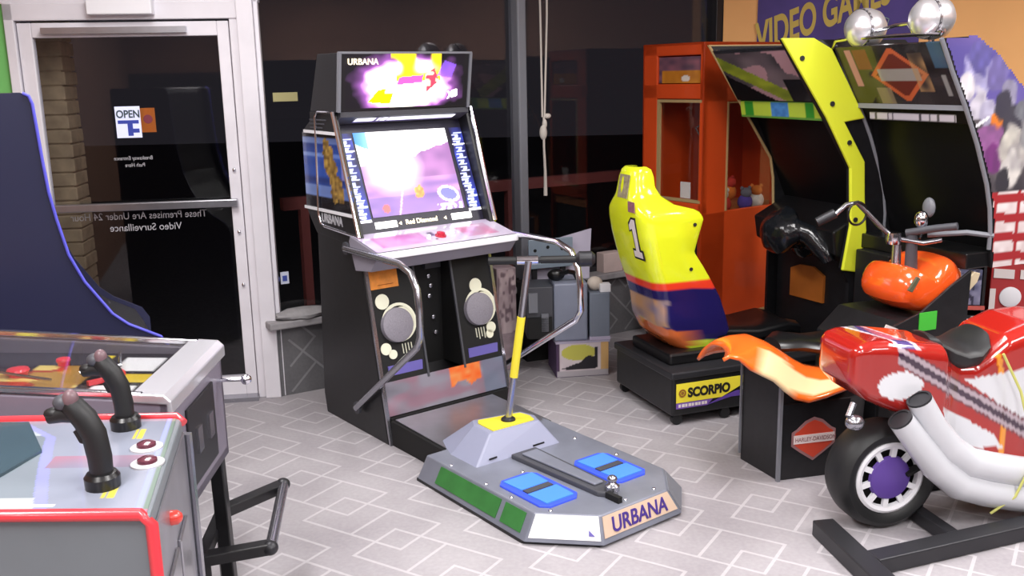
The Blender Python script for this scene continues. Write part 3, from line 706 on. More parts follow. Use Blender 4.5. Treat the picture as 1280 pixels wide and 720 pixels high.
mb = MB(); mb.tube([h0+d_*0.215, h1-d_*0.03], 0.016, 12); mb.build('hand_grip', M['rubber'], hbar, smooth=True)
mb = MB(); mb.tube([h0+d_*0.118, h0+d_*0.205], 0.019, 12); mb.build('handle_clamp', M['chrome'], hbar, smooth=True)
mb = MB(); mb.tube([h1-d_*0.035, h1-d_*0.02, h1+d_*0.03, h1+d_*0.045], [0.018,0.032,0.032,0.018], 14); mb.build('end_knob', M['charcoal'], hbar, smooth=True)
# ================================================================== 2. racing car seat machine
R = thing('racing_machine', 'sit-down racing arcade machine with yellow bucket seat numbered 1 and yellow side panel', 'arcade machine', (0.77, 4.35, 0), 20)
mb = MB(); mb.prism([(-0.02,0.05),(0.9,0.05),(0.9,0.255),(-0.02,0.255)], 'y', 0.0, 0.60); bs = mb.build('seat_base', M['black'], R, bevel=0.012)
mb = MB(); mb.box(-0.03, 0.9, -0.01, 0.61, 0.235, 0.272); mb.build('top_rim', M['charcoal'], bs, bevel=0.008)
mb = MB(); mb.box(0.02, 0.80, 0.10, 0.50, 0.272, 0.33); mb.build('step_block', M['blackp'], bs, bevel=0.012)
for x, y in ((0.02,0.03),(0.02,0.57),(0.55,0.03),(0.28,0.02)):
    mb = MB(); mb.lathe([(0.028,-0.012),(0.028,0.012)], (x,y,0.028), 'y', 14); mb.build('caster', M['rubber'], bs, smooth=True)
yl = [(0.0,0.118),(0.0,0.212),(0.385,0.212),(0.36,0.165),(0.25,0.118)]
mb = MB(); mb.prism(yl, 'y', -0.004, -0.0005); ss = mb.build('yellow_sign', M['yellows'], bs)
mb = MB(); mb.prism([(0.0,0.088),(0.0,0.116),(0.20,0.116),(0.17,0.088)], 'y', -0.004, -0.0005); mb.build('violet_strip', mat('violet_strip', (120,84,170), 0.5), ss)
mb = MB(); mb.prism([(0.17,0.088),(0.25,0.118),(0.34,0.140),(0.44,0.125),(0.44,0.11),(0.30,0.112)], 'y', -0.0035, -0.0005); mb.build('violet_swoosh', M['purple'], ss)
art('checker_patch', (0.35,-0.0035,0.125), (0.10,0,0), (0.015,0,0.09), 24, 20, lambda u, v: (236,236,240) if (int(u*5)+int(v*5)) % 2 else (30,28,34), M['art'], ss)
text('sign_name', 'SCORPIO', 0.062, (0.062,-0.0042,0.143), (1,0,0.0), (0,0,1), M['blacktext'], ss, xs=0.90, bold=0.003)
for q in range(9):
    mb = MB(); x_ = 0.012+q*0.018; mb.box(x_, x_+0.012+0.003*(q % 2), -0.0048, -0.0040, 0.095, 0.110); mb.build('caption_mark', M['card'], ss)
mb = MB()
mb.lathe([(0.020,0),(0.020,0.002),(0.012,0.002),(0.012,0)], (0.032,-0.0042,0.165), (0,-1,0), 16, cap=False); mb.lathe([(0.008,0),(0.008,0.002)], (0.032,-0.0042,0.165), (0,-1,0), 12); mb.build('sign_emblem', mat('emblem_brown', (150,100,40), 0.5), ss)
# bucket seat : horizontal C-shaped sections lofted upwards
def seat_sec(z):   # back x, half width, wing depth
    K = [(0.30,0.15,0.13,0.16),(0.345,0.08,0.15,0.30),(0.40,0.02,0.165,0.36),(0.48,-0.02,0.175,0.37),(0.58,-0.03,0.18,0.34),(0.66,-0.05,0.19,0.31),(0.74,-0.078,0.195,0.285),(0.82,-0.10,0.20,0.25),
         (0.90,-0.12,0.205,0.29),(0.98,-0.135,0.205,0.33),(1.02,-0.14,0.195,0.31),(1.05,-0.142,0.165,0.20),(1.09,-0.142,0.12,0.15),(1.13,-0.138,0.105,0.125),(1.18,-0.13,0.095,0.115),(1.215,-0.115,0.085,0.09),(1.225,-0.10,0.07,0.06)]
    for a, b in zip(K, K[1:]):
        if a[0] <= z <= b[0]:
            t = (z-a[0])/(b[0]-a[0]); return [a[i]*(1-t)+b[i]*t for i in (1,2,3)]
    return list(K[-1][1:])
rings = []; zc = 0.30; cy = 0.30
zs = [0.30+0.0125*i for i in range(75) if 0.30+0.0125*i <= 1.226]
for z in zs:
    xb, hw, dp = seat_sec(z); th = min(0.05, hw*0.4)
    out = []
    # outer path from near wing tip around the back to far wing tip, then inner path back
    for s_ in [i/10 for i in range(0, 11)]:
        pass
    OUT = []
    rc = min(0.07, hw*0.6, dp*0.5)
    OUT.append((xb+dp, cy-hw+0.012)); OUT.append((xb+dp-0.02, cy-hw)); OUT.append((xb+dp*0.6, cy-hw))
    for k in range(6):
        t = k/5*PI/2; OUT.append((xb+rc-rc*math.sin(t), cy-hw+rc-rc*math.cos(t)))
    OUT.append((xb-0.004, cy))
    for k in range(6):
        t = k/5*PI/2; OUT.append((xb+rc-rc*math.cos(t), cy+hw-rc+rc*math.sin(t)))
    OUT += [(xb+dp*0.6, cy+hw), (xb+dp-0.02, cy+hw), (xb+dp, cy+hw-0.012)]
    n = len(OUT); INN = []
    for i, (x, y) in enumerate(OUT):
        # shrink toward the middle of the seat, deepen the hollow
        yi = cy+(y-cy)*(hw-th)/hw; xi = max(x, xb+th*1.1) if x < xb+dp-0.03 else x-0.004
        INN.append((xi, yi))
    rings.append([(x, y, z) for x, y in OUT]+[(x, y, z) for x, y in reversed(INN)])
mb = MB(); mb.rings(rings)
st = mb.build('bucket_seat', M['artgloss'], R, smooth=True)
def seatpaint(x, y, z):
    zz = z-0.10*(x-0.1)*-1*0.3
    if zz > 0.682: 
        return (226,238,40)
    if zz > 0.640: return (232,64,40)
    if z < 0.36+0.35*(0.28-x) and x < 0.30:
        return (206,104,50) if x < 0.16 else (206,232,60)
    if x < 0.02 and z < 0.60: return mix((206,150,90),(120,110,130), vnoise(y*30, z*24))
    return (34,28,88)
paint(st, seatpaint)
mb = MB(); mb.box(-0.1515, -0.1480, 0.155, 0.235, 0.80, 0.985)
num = MB(); num.prism([(0.235,0.80),(0.155,0.80),(0.155,0.83),(0.178,0.83),(0.178,0.985),(0.205,0.985),(0.235,0.955),(0.235,0.93),(0.208,0.94),(0.208,0.83),(0.235,0.83)], 'x', 0.0, 0.004)
def place_back(mbx, dx=0.0):   # shift the sticker so it lies on the sloping seat back
    mbx.v = [(seat_sec(z)[0]-0.006+x+dx, y, z) for x, y, z in mbx.v]; return mbx
nb = MB(); nb.prism([(0.245,0.79),(0.145,0.79),(0.145,0.84),(0.168,0.84),(0.168,0.995),(0.21,0.995),(0.245,0.965),(0.245,0.92),(0.218,0.93),(0.218,0.84),(0.245,0.84)], 'x', 0.002, 0.006)
nbo = place_back(nb).build('number_one', M['blacktext'], st); place_back(num).build('number_face', M['card'], nbo)
mb = MB(); mb.box(0.0,0.003,0.235,0.335,1.08,1.19); place_back(mb).build('headrest_sticker', mat('grey_tan_sticker', (150,140,110), 0.5, noise=.4, nscale=60), st)
mb = MB(); mb.box(0.0,0.003,0.16,0.225,1.02,1.07); place_back(mb).build('headrest_sticker', mat('mauve_sticker', (150,100,110), 0.5, noise=.3, nscale=60), st)
for x, z in ((0.14,0.955),(0.13,0.74)):
    mb = MB(); mb.lathe([(0.009,0),(0.009,0.004)], (x, cy-seat_sec(z)[1]-0.0, z), (0,-1,0), 12); mb.build('seat_bolt', M['charcoal'], st)
mb = MB()   # cushion
cr = []
for x, z, hw in ((0.12,0.40,0.14),(0.2,0.44,0.155),(0.35,0.42,0.16),(0.55,0.40,0.17),(0.72,0.42,0.17),(0.80,0.40,0.16),(0.82,0.37,0.14)):
    cr.append([(x, cy-hw, z-0.06), (x, cy-hw, z-0.015), (x, cy-hw*0.75, z), (x, cy, z-0.02), (x, cy+hw*0.75, z), (x, cy+hw, z-0.015), (x, cy+hw, z-0.06), (x, cy, z-0.09)])
mb.rings(cr); mb.build('seat_cushion', M['blackp'], R, bevel=0.01, smooth=True)
mb = MB(); mb.box(0.15, 0.75, 0.18, 0.42, 0.30, 0.37); mb.build('seat_rail', M['blackm'], R)
# cabinet side panels
far = [(0.56,1.79),(0.965,1.19),(0.985,1.08),(1.0,0.80),(0.97,0.66),(0.97,0.05),(1.26,0.05),(1.26,1.75),(1.2,1.79)]
near = [(0.50,1.795),(0.77,1.41),(0.915,1.19),(0.925,1.03),(0.935,0.90),(0.90,0.70),(0.95,0.62),(0.95,0.05),(1.26,0.05),(1.26,1.75),(1.2,1.79)]
mb = MB(); mb.prism(far, 'y', 0.68, 0.70); sp = mb.build('side_panel', M['black'], R)
mb = MB(); mb.tube([(0.555,0.678,1.79),(0.96,0.678,1.19),(0.98,0.678,1.08),(0.995,0.678,0.80)], 0.008, 8); mb.bar((0.555,0.69,1.793),(1.25,0.69,1.793),0.014,0.008); mb.build('tan_edge', M['tan'], sp)
mb = MB(); mb.prism(near, 'y', -0.025, -0.005); sp = mb.build('side_panel', M['black'], R)
ye = [(0.488,1.80),(0.666,1.80),(0.767,1.751),(0.873,1.589),(0.977,1.426),(0.86,1.412),(0.991,1.219),(1.004,1.036),(1.025,0.88),(1.00,0.672),(0.893,0.692),(0.927,0.911),(0.919,1.037),(0.908,1.192),(0.759,1.433)]
mb = MB(); mb.prism(ye, 'y', -0.045, -0.026); yp = mb.build('yellow_frame', M['yellowp'], R, bevel=0.006)
mb = MB(); mb.bar((1.00,-0.035,0.670),(1.20,-0.035,0.635),0.02,0.045); mb.build('lower_arm', mat('olive_yellow', (150,150,48), 0.5), yp)
for x, z in ((0.60,1.71),(0.78,1.50),(0.89,1.315),(0.95,0.94)):
    mb = MB(); mb.lathe([(0.012,0),(0.012,0.006)], (x,-0.045,z), (0,-1,0), 14); mb.build('bolt', M['charcoal'], yp)
# marquee, green strip, screen, dash
def rmart(u, v):
    c = mix((62,58,64),(150,132,140), vnoise(u*5, v*4))
    if vnoise(u*6+3, v*5+1) > 0.60: c = (190,150,160)
    d = v-(0.75-u*0.95)
    if abs(d) < 0.14: c = mix((176,190,60),(120,136,50), vnoise(u*9, v*9))
    if d < -0.24: c = (22,22,26)
    if u > 0.72 and v < 0.42: c = (30,29,34)
    if v > 0.94: c = (50,52,58)
    return c
mqy0, mqy1 = 0.005, 0.675
art('marquee_art', (0.735,mqy1,1.51), (0,mqy0-mqy1,0), (-0.165,0,0.255), 60, 40, rmart, M['artgloss'], R, 0.01)
def gstrip(u, v):
    if v < 0.1 or v > 0.92: return (96,150,60)
    if 0.05 < u < 0.17 or 0.83 < u < 0.93: return (58,150,50)
    if 0.40 < u < 0.63 and v > 0.1: return mix((60,120,190),(80,150,220), vnoise(u*30, v*6))
    return (188,214,70)
art('green_strip', (0.765,mqy1,1.42), (0,mqy0-mqy1,0), (-0.015,0,0.085), 60, 12, gstrip, M['artgloss'], R, 0.012)
mb = MB(); mb.prism([(0.86,1.42),(1.06,0.98),(1.25,0.98),(1.25,1.42)], 'y', 0.0, 0.675); mb.build('screen', M['smoked'], R)
mb = MB(); mb.prism([(0.77,1.52),(0.60,1.77),(1.25,1.77),(1.25,1.42),(0.79,1.42)], 'y', 0.0, 0.675); mb.build('marquee_housing', M['blackm'], R)
mb = MB(); mb.prism([(1.06,0.98),(0.86,0.88),(0.88,0.76),(1.0,0.70),(1.25,0.70),(1.25,0.98)], 'y', 0.0, 0.675); mb.build('dashboard', M['blackp'], R, bevel=0.01)
mb = MB(); mb.prism([(1.02,0.05),(1.25,0.05),(1.25,0.70),(1.02,0.70)], 'y', 0.02, 0.66); pe = mb.build('pedal_housing', M['black'], R)
mb = MB(); mb.prism([(0.52,0.445),(0.24,0.455),(0.24,0.60),(0.33,0.635),(0.44,0.63),(0.52,0.60)], 'x', 1.005, 1.019); mb.build('orange_panel', M['orangepan'], pe)
mb = MB(); mb.box(0.80,1.1,0.05,0.62,0.03,0.25); mb.build('pedal_floor', M['blackm'], R, bevel=0.01)
# covered steering wheel
sw = thing('plastic_bag', 'black plastic bin bag wrapped over the steering wheel of the racing machine', 'bag', (0.77, 4.35, 0), 20)
mb = MB(); rg = []
c0 = Vector((0.70,0.33,0.88)); ax = Vector((0.85,-0.08,-0.30)).normalized(); u = ax.cross(Vector((0,0,1))).normalized(); v = u.cross(ax)
for i in range(15):
    t = i/14; r = [0.02,0.075,0.105,0.125,0.135,0.135,0.12,0.10,0.085,0.085,0.09,0.10,0.11,0.11,0.08][i]
    rg.append([c0+ax*(t*0.30)+(u*math.cos(a)*1.05+v*math.sin(a)*0.86)*r*(1+0.28*(vnoise(math.cos(a)*3+5, math.sin(a)*3+i*0.9)-0.5)) for a in [2*PI*k/32 for k in range(32)]])
mb.rings(rg); mb.build('bag_skin', M['pvc'], sw, smooth=True)
mb = MB(); mb.tube([c0+ax*0.10+u*0.09+v*0.03, c0+ax*0.18+u*0.14+v*0.02, c0+ax*0.22+u*0.22-v*0.03, c0+ax*0.26+u*0.25-v*0.08], [0.05,0.055,0.05,0.03], 10); mb.build('bag_corner', M['pvc'], sw, smooth=True)

# ================================================================== 3. motorcycle sit-on machine
H = thing('motorcycle_machine', 'black motorcycle riding arcade machine with orange tank, orange and cream fender and red shield badge', 'arcade machine', (1.08, 3.70, 0), 22)
Wc = 0.65
pr_ = [(0.713,1.765),(0.785,1.636),(0.868,1.496),(0.95,1.34),(1.025,1.165),(1.055,1.06),(1.07,0.956),(1.07,0.80),(0.96,0.72),(0.62,0.70),(0.50,0.64),(0.50,0.05),(1.5,0.05),(1.5,1.72)]
near_h = [(0.713,1.770),(0.785,1.636),(0.868,1.496),(0.95,1.34),(1.025,1.165),(1.055,1.06),(1.07,0.956),(1.07,0.88),(1.08,0.80),(1.36,0.80),(1.36,1.34),(1.199,1.537),(0.995,1.713),(0.878,1.777)]
far_h = [(0.748,1.765),(0.82,1.636),(0.903,1.496),(0.985,1.34),(1.06,1.165),(1.09,1.06),(1.105,0.956),(1.105,0.80),(1.34,0.80),(1.34,1.40),(1.199,1.60),(0.995,1.75)]
for y0, y1, p_ in ((-0.012,0.0,near_h),(Wc,Wc+0.012,far_h)):
    mb = MB(); mb.prism(p_, 'y', y0, y1); sp = mb.build('side_panel', M['black'], H)
    mb = MB(); mb.tube([(p_[i][0]-0.004, (y0+y1)/2, p_[i][1]) for i in range(8)], 0.009, 8); mb.build('grey_edge', M['grey'], sp, smooth=True)
    if y0 < 0: hsp = sp
BL = [(0.92,1.62,0.08,(176,172,214)),(0.86,1.57,0.05,(226,222,226)),(0.92,1.70,0.06,(104,98,166)),(0.93,1.50,0.05,(206,202,214)),(0.985,1.46,0.05,(186,182,206)),(1.03,1.62,0.06,(122,112,172)),(1.095,1.54,0.05,(150,146,170)),(1.035,1.43,0.032,(240,130,48)),
      (1.00,1.35,0.07,(150,96,150)),(1.04,1.27,0.045,(120,60,120)),(1.06,1.50,0.05,(66,64,74)),(1.14,1.42,0.06,(70,68,76)),(1.18,1.47,0.04,(120,122,128)),(1.13,1.33,0.07,(206,202,190)),(1.19,1.27,0.06,(186,182,176)),(1.15,1.22,0.06,(216,212,206)),(1.10,1.17,0.04,(60,58,62)),(1.24,1.36,0.06,(150,150,150))]
def sart(x, z):
    if z < 1.125:
        r_ = (z+0.06*(x-1.07))*11.8; k_ = r_-math.floor(r_)
        if 0.26 < k_ < 0.80 and (x*7.2+0.35) % 1 > 0.16: return mix((206,190,190),(232,222,222), vnoise(x*30, z*30))
        return (160,50,54)
    c = mix((84,76,140),(120,106,168), vnoise(x*8, z*6))
    if z < 1.45: c = mix((60,56,62),(110,104,106), vnoise(x*10, z*8))
    for bx, bz_, r, cc in BL:
        dd = math.hypot(x-bx, (z-bz_)*0.8)/(r*(0.7+0.6*vnoise(x*26+bx*9, z*26)))
        c = mix(c, mix(cc, (60,56,70), 0.35*vnoise(x*40, z*30)), (1.12-dd)*5)
    if abs((z-1.415)-(x-0.93)*0.5) < 0.008 and 0.90 < x < 1.0: c = (226,226,232)
    return c
NX, NZ = 70, 100; vs = []; fs = []; cs = []
for j in range(NZ+1):
    for i in range(NX+1):
        x, z = 0.70+0.68*i/NX, 0.80+0.98*j/NZ; vs.append((x,-0.014,z)); cs.append(sart(x, z))
for j in range(NZ):
    for i in range(NX):
        if inpoly(0.70+0.68*(i+.5)/NX-0.012, 0.80+0.98*(j+.5)/NZ, near_h): fs.append((j*(NX+1)+i, j*(NX+1)+i+1, (j+1)*(NX+1)+i+1, (j+1)*(NX+1)+i))
mb = MB(); mb.add(vs, fs); o = mb.build('side_art', M['artgloss'], hsp)
at = o.data.color_attributes.new('art', 'FLOAT_COLOR', 'POINT')
for i, c in enumerate(cs): at.data[i].color = (*lin([q_/255 for q_ in c]), 1)
def hart(u, v):
    c = mix((30,27,30),(64,58,60), vnoise(u*6, v*5))
    x, y = (u-0.52)*0.66, (v-0.50)*0.30
    if abs(x)*0.9+abs(y)*1.1 < 0.155 and abs(y) < 0.135: c = (190,96,60)
    if abs(x)*0.9+abs(y)*1.1 < 0.125 and abs(y) < 0.105: c = (104,48,40)
    if abs(y) < 0.030 and abs(x) < 0.125: c = (150,146,142)
    if 0.66 < u < 0.78 and 0.22 < v < 0.85: c = mix(c, (178,140,96), vnoise(u*14, v*6))
    if 0.08 < u < 0.15 and 0.3 < v < 0.95: c = (176,120,128)
    if 0.15 < u < 0.30 and 0.6 < v < 0.95: c = mix(c, (140,54,50), .7)
    if 0.85 < u < 0.97 and v > 0.6: c = mix(c, (70,110,140), .7)
    if 0.88 < u < 0.92 and 0.15 < v < 0.5: c = (140,140,140)
    if 0.26 < u < 0.40 and v < 0.25+0.1*u: c = mix(c, (170,150,120), .6)
    return c
art('marquee_art', (0.885,Wc-0.004,1.50), (0,-Wc+0.008,0), (-0.155,0,0.255), 80, 44, hart, M['artgloss'], H, 0.01)
mb = MB(); mb.prism([(0.895,1.50),(0.745,1.755),(0.98,1.70),(1.19,1.52),(1.33,1.34),(1.33,1.30),(0.96,1.42)], 'y', 0.0, Wc); mb.build('marquee_housing', M['blackm'], H)
mb = MB(); mb.bar((0.895,0.005,1.488),(0.895,Wc-0.005,1.488),0.02,0.022); mb.build('grey_bar', M['grey'], H)
art('title_strip', (0.905,Wc-0.07,1.425), (0,-Wc+0.14,0), (-0.006,0,0.035), 70, 5, lambda u, v: (176,170,182) if vnoise(u*60, 3) > 0.25 and 0.1 < v < .9 else (70,66,74), M['artgloss'], H)
mb = MB(); mb.prism([(0.97,1.42),(1.14,0.86),(1.33,0.86),(1.33,1.32)], 'y', 0.0, Wc); mb.build('screen', M['smoked'], H)
mb = MB(); mb.box(0.95,1.34,0.0,Wc,0.80,0.87); mb.build('console_shelf', M['blackp'], H, bevel=0.006)
mb = MB(); mb.prism([(0.50,0.02),(0.94,0.02),(0.94,0.56),(0.86,0.60),(0.62,0.60),(0.50,0.50)], 'y', 0.0, 0.40); mb.box(0.90,1.05,0.40,0.62,0.02,0.80); mb.build('lower_body', M['black'], H, bevel=0.006)
mb = MB(); mb.prism([(0.50,0.05),(0.95,0.05),(0.97,0.80),(0.86,0.74),(0.70,0.640),(0.50,0.58)], 'y', -0.014, 0.0); mb.build('side_cover', M['black'], H, bevel=0.003)
mb = MB(); mb.box(0.69,0.785,-0.018,-0.014,0.56,0.640); mb.build('green_label', M['green_s'], H)
mb = MB(); mb.prism([(0.49,0.575),(0.56,0.545),(0.575,0.585),(0.51,0.612)], 'y', -0.018, -0.014); mb.build('white_label', M['card'], H)
# chrome lamps and rails on the top
mb = MB(); mb.tube([(0.735,Wc+0.02,1.745),(0.715,Wc-0.03,1.785),(0.72,Wc-0.10,1.79),(0.72,0.12,1.79),(0.71,0.0,1.785),(0.70,-0.02,1.80)], 0.008, 8); mb.build('chrome_rail', M['chrome'], H, smooth=True)
mb = MB(); mb.tube([(0.76,0.52,1.80),(0.755,0.30,1.835),(0.752,0.22,1.838),(0.75,0.185,1.80),(0.75,0.02,1.80)], 0.008, 8); mb.build('chrome_rail', M['chrome'], H, smooth=True)
for y, z in ((0.50,1.835),(0.115,1.855)):
    mb = MB(); mb.lathe([(0.02,0.0),(0.06,0.015),(0.085,0.05),(0.088,0.09),(0.08,0.13),(0.05,0.165),(0.01,0.175)], (0.69,y,z), 'x', 28); lp_ = mb.build('chrome_lamp', M['chromeb'], H, smooth=True)
    mb = MB(); mb.lathe([(0.084,0.0),(0.086,0.01),(0.05,-0.015),(0.005,-0.022)], (0.735,y,z), 'x', 24); mb.build('lamp_lens', M['chromedk'], lp_, smooth=True)
    mb = MB(); mb.tube([(0.78,y,z-0.07),(0.78,y,1.76)], 0.012, 8); mb.build('lamp_stem', M['chrome'], lp_)
# pedestal
mb = MB(); mb.frustum([(0.0,0.0),(0.29,-0.045),(0.42,0.0),(0.42,0.26),(-0.0,0.26)], [(0.0,0.0),(0.32,-0.045),(0.44,0.0),(0.44,0.26),(-0.0,0.26)], 0.0, 0.33)
mb.prism([(0.0,0.32),(0.40,0.32),(0.22,0.335),(0.08,0.38),(0.0,0.435)], 'y', 0.0, 0.26); ped = mb.build('pedestal', M['black'], H, bevel=0.004)
for p_, q_, w_ in (((-0.002,-0.004,0.0),(-0.002,-0.004,0.43),0.014),((-0.004,0.262,0.03),(-0.004,0.262,0.44),0.008)):
    mb = MB(); mb.bar(p_, q_, w_, w_); mb.build('grey_edge', M['grey'], ped)
# badge
bo = Vector((0.045,-0.0072,0.0)); bd = Vector((0.29,-0.045,0)).normalized(); bnn = Vector((bd.y,-bd.x,0))
def bp(x, z, off): p = Vector((0,0,0))+bd*x+bnn*off; return (p.x,p.y,z)
sh = [(0.075,0.215),(0.115,0.25),(0.155,0.265),(0.195,0.25),(0.235,0.215),(0.255,0.205),(0.255,0.145),(0.215,0.115),(0.155,0.075),(0.095,0.115),(0.055,0.145),(0.055,0.205)]
def shield(scale, off, m, nm, par):
    cx_, cz_ = 0.155, 0.172
    mbb = MB(); n = len(sh)
    P_ = [(cx_+(x-cx_)*scale, cz_+(z-cz_)*scale) for x, z in sh]
    mbb.add([bp(x,z,off) for x,z in P_]+[bp(x,z,off+0.002) for x,z in P_], [tuple(range(n)), tuple(range(2*n-1,n-1,-1))]+[(i,(i+1)%n,n+(i+1)%n,n+i) for i in range(n)])
    return mbb.build(nm, m, par)
s1 = shield(1.0, 0.001, mat('badge_rim', (150,110,112), 0.5), 'shield_badge', ped)
shield(0.86, 0.0032, mat('badge_red', (196,66,44), 0.45), 'shield_face', s1)
mb = MB(); mb.quadbox([bp(0.062,0.155,0.0075), bp(0.248,0.155,0.0075), bp(0.248,0.192,0.0075), bp(0.062,0.192,0.0075)], 0.002); mb.build('badge_bar', mat('badge_bar_white', (222,206,204), 0.5), s1)
text('badge_name', 'HARLEY-DAVIDSON', 0.026, bp(0.068,0.164,0.0078), bd, (0,0,1), mat('badge_text', (130,80,84), 0.5), s1, xs=0.80, ext=0.0005)
# fender: draped sheet with an orange top and cream band
ST = [((-0.196, 0.564), (-0.332, 0.583)), ((-0.166, 0.58), (-0.303, 0.592)), ((-0.119, 0.588), (-0.255, 0.575)), ((-0.052, 0.587), (-0.201, 0.527)), ((0.021, 0.554), (-0.15, 0.498)), ((0.083, 0.515), (-0.09, 0.465)), ((0.159, 0.463), (-0.034, 0.415)), ((0.224, 0.425), (0.019, 0.374)), ((0.306, 0.400), (0.087, 0.352)), ((0.406, 0.39), (0.166, 0.362)), ((0.50, 0.39), (0.279, 0.383))]
rg = []; NS = 14
for (rx, rz), (nx, nz) in ST:
    row = []
    for k in range(2*NS+1):
        t = (k-NS)/NS; a = abs(t)
        y = 0.15+t*0.22 if t < 0 else 0.15+t*0.16
        row.append((rx+((nx-rx)*a**1.5 if t < 0 else 0.0), y, rz+((nz-rz) if t < 0 else -0.10)*a**2.4))
    rg.append(row)
vs = [p for r_ in rg for p in r_]; fs = []
m_ = 2*NS+1
for i in range(len(rg)-1):
    for k in range(m_-1): fs.append((i*m_+k, i*m_+k+1, (i+1)*m_+k+1, (i+1)*m_+k))
mb = MB(); mb.add(vs, fs); fd = mb.build('fender', [art_mat('fender_paint', 0.22, coat=0.6)], H, smooth=True, solid=0.014)
def fpaint(x, y, z):
    a = (0.15-y)/0.22
    xs_ = x+0.15*max(0, a)
    lo = 0.50 if xs_ < 0.12 else min(0.56, 0.50+(xs_-0.12)*0.4); hi = 1.2 if xs_ < 0.08 else max(0.86, 1.2-(xs_-0.08)*4)
    if xs_ > -0.01 and lo < a < hi: return (255,224,172)
    return (252,112,38)
paint(fd, fpaint)
mb = MB(); sr = []
for x, z, hw in ((0.14,0.50,0.06),(0.22,0.51,0.12),(0.36,0.48,0.14),(0.50,0.48,0.12),(0.62,0.53,0.08),(0.66,0.56,0.04)):
    sr.append([(x,0.25+hw*math.cos(a),z+0.035*math.sin(a)) for a in [2*PI*k/14 for k in range(14)]])
mb.rings(sr); mb.build('saddle', M['blackp'], H, smooth=True)
# tank: teardrop side outline lofted across its width
tk = [(0.62,0.665),(0.61,0.73),(0.64,0.80),(0.69,0.838),(0.74,0.825),(0.775,0.79),(0.815,0.785),(0.845,0.83),(0.89,0.865),(0.94,0.868),(1.0,0.83),(1.045,0.775),(0.98,0.70),(0.90,0.635),(0.82,0.60),(0.72,0.61)]
rg = []; cxk, czk = 0.82, 0.72
for y, s_ in ((-0.0,0.55),(0.02,0.80),(0.05,0.94),(0.10,1.0),(0.17,1.03),(0.24,1.0),(0.29,0.94),(0.32,0.80),(0.34,0.55)):
    rg.append([(cxk+0.01+(x-cxk)*s_*0.88, 0.02+y, czk-0.005+(z-czk)*s_*0.93) for x, z in tk])
mb = MB(); mb.rings(rg); tn = mb.build('fuel_tank', M['tankor'], H, smooth=True, sub=1)
rg = [(cxk+(x-cxk)*0.93, z) for x, z in [(0.80,0.60),(1.04,0.76),(1.03,0.72),(0.98,0.66),(0.90,0.61),(0.84,0.585)]]
mb = MB(); mb.prism([(0.80,0.612),(1.01,0.785),(1.045,0.775),(1.03,0.735),(0.90,0.63)], 'y', 0.006, 0.03); mb.build('cream_side_panel', mat('cream_panel', (206,190,160), 0.4), tn, bevel=0.004)
mb = MB(); mb.lathe([(0.014,0),(0.014,0.006)], (0.95,0.004,0.725), (0,-1,0), 14); mb.build('key_lock', M['charcoal'], tn)
mb = MB(); mb.prism([(0.655,0.735),(0.70,0.79),(0.715,0.78),(0.675,0.725)], 'y', 0.018, 0.03); mb.build('tank_badge', mat('tank_badge_grey', (90,90,70), 0.5), tn)
# handlebar
mb = MB(); mb.tube([(0.44,0.27,1.03),(0.50,0.25,1.085),(0.56,0.25,1.09),(0.67,0.22,0.98),(0.72,0.19,0.93),(0.80,0.10,0.915),(0.86,0.06,0.93)], 0.011, 10); hb_ = mb.build('handlebar', M['chromedk'], H, smooth=True)
mb = MB(); mb.tube([(0.39,0.30,1.01),(0.455,0.265,1.05)], 0.022, 12); mb.build('hand_grip', M['charcoal'], hb_, smooth=True)
mb = MB(); mb.tube([(0.76,0.16,0.955),(0.82,0.05,0.985),(0.86,-0.02,1.0)], 0.016, 12); mb.build('hand_grip', M['greydk'], hb_, smooth=True)
mb = MB(); mb.tube([(0.55+0.05*math.cos(a),0.235,1.045+0.05*math.sin(a)) for a in [2*PI*k/20 for k in range(20)]], 0.005, 8, closed=True); mb.build('brake_cable', M['blackp'], hb_, smooth=True)
mb = MB(); mb.lathe([(0.03,0),(0.034,0.02),(0.03,0.05)], (0.72,0.19,0.905)); mb.lathe([(0.022,0),(0.02,0.10)], (0.74,0.19,0.80)); mb.build('chrome_riser', M['chrome'], H, smooth=True)
mb = MB(); mb.tube([(0.79,0.15,0.78),(0.78,0.15,0.96)], [0.028,0.024], 12); mb.build('steering_stem', M['greydk'], H, smooth=True)
mb = MB(); mb.ball((0.80,0.12,1.015),(0.03,0.03,0.04),12,8); mb.build('chrome_switch', M['chrome'], H, smooth=True)
mb = MB(); mb.ball((0.92,0.20,1.05),(0.018,0.035,0.045),12,8); mb.build('mirror_back', M['grey'], H, smooth=True)
mb = MB(); mb.tube([(0.85,0.17,0.92),(0.92,0.20,1.02)],0.006,8); mb.build('mirror_stem', M['charcoal'], H)
mb = MB(); mb.tube([(0.86,0.14,0.94),(0.98,0.04,0.955),(1.08,-0.01,0.94)],0.012,8); mb.build('lever_arm', M['grey'], H, smooth=True)

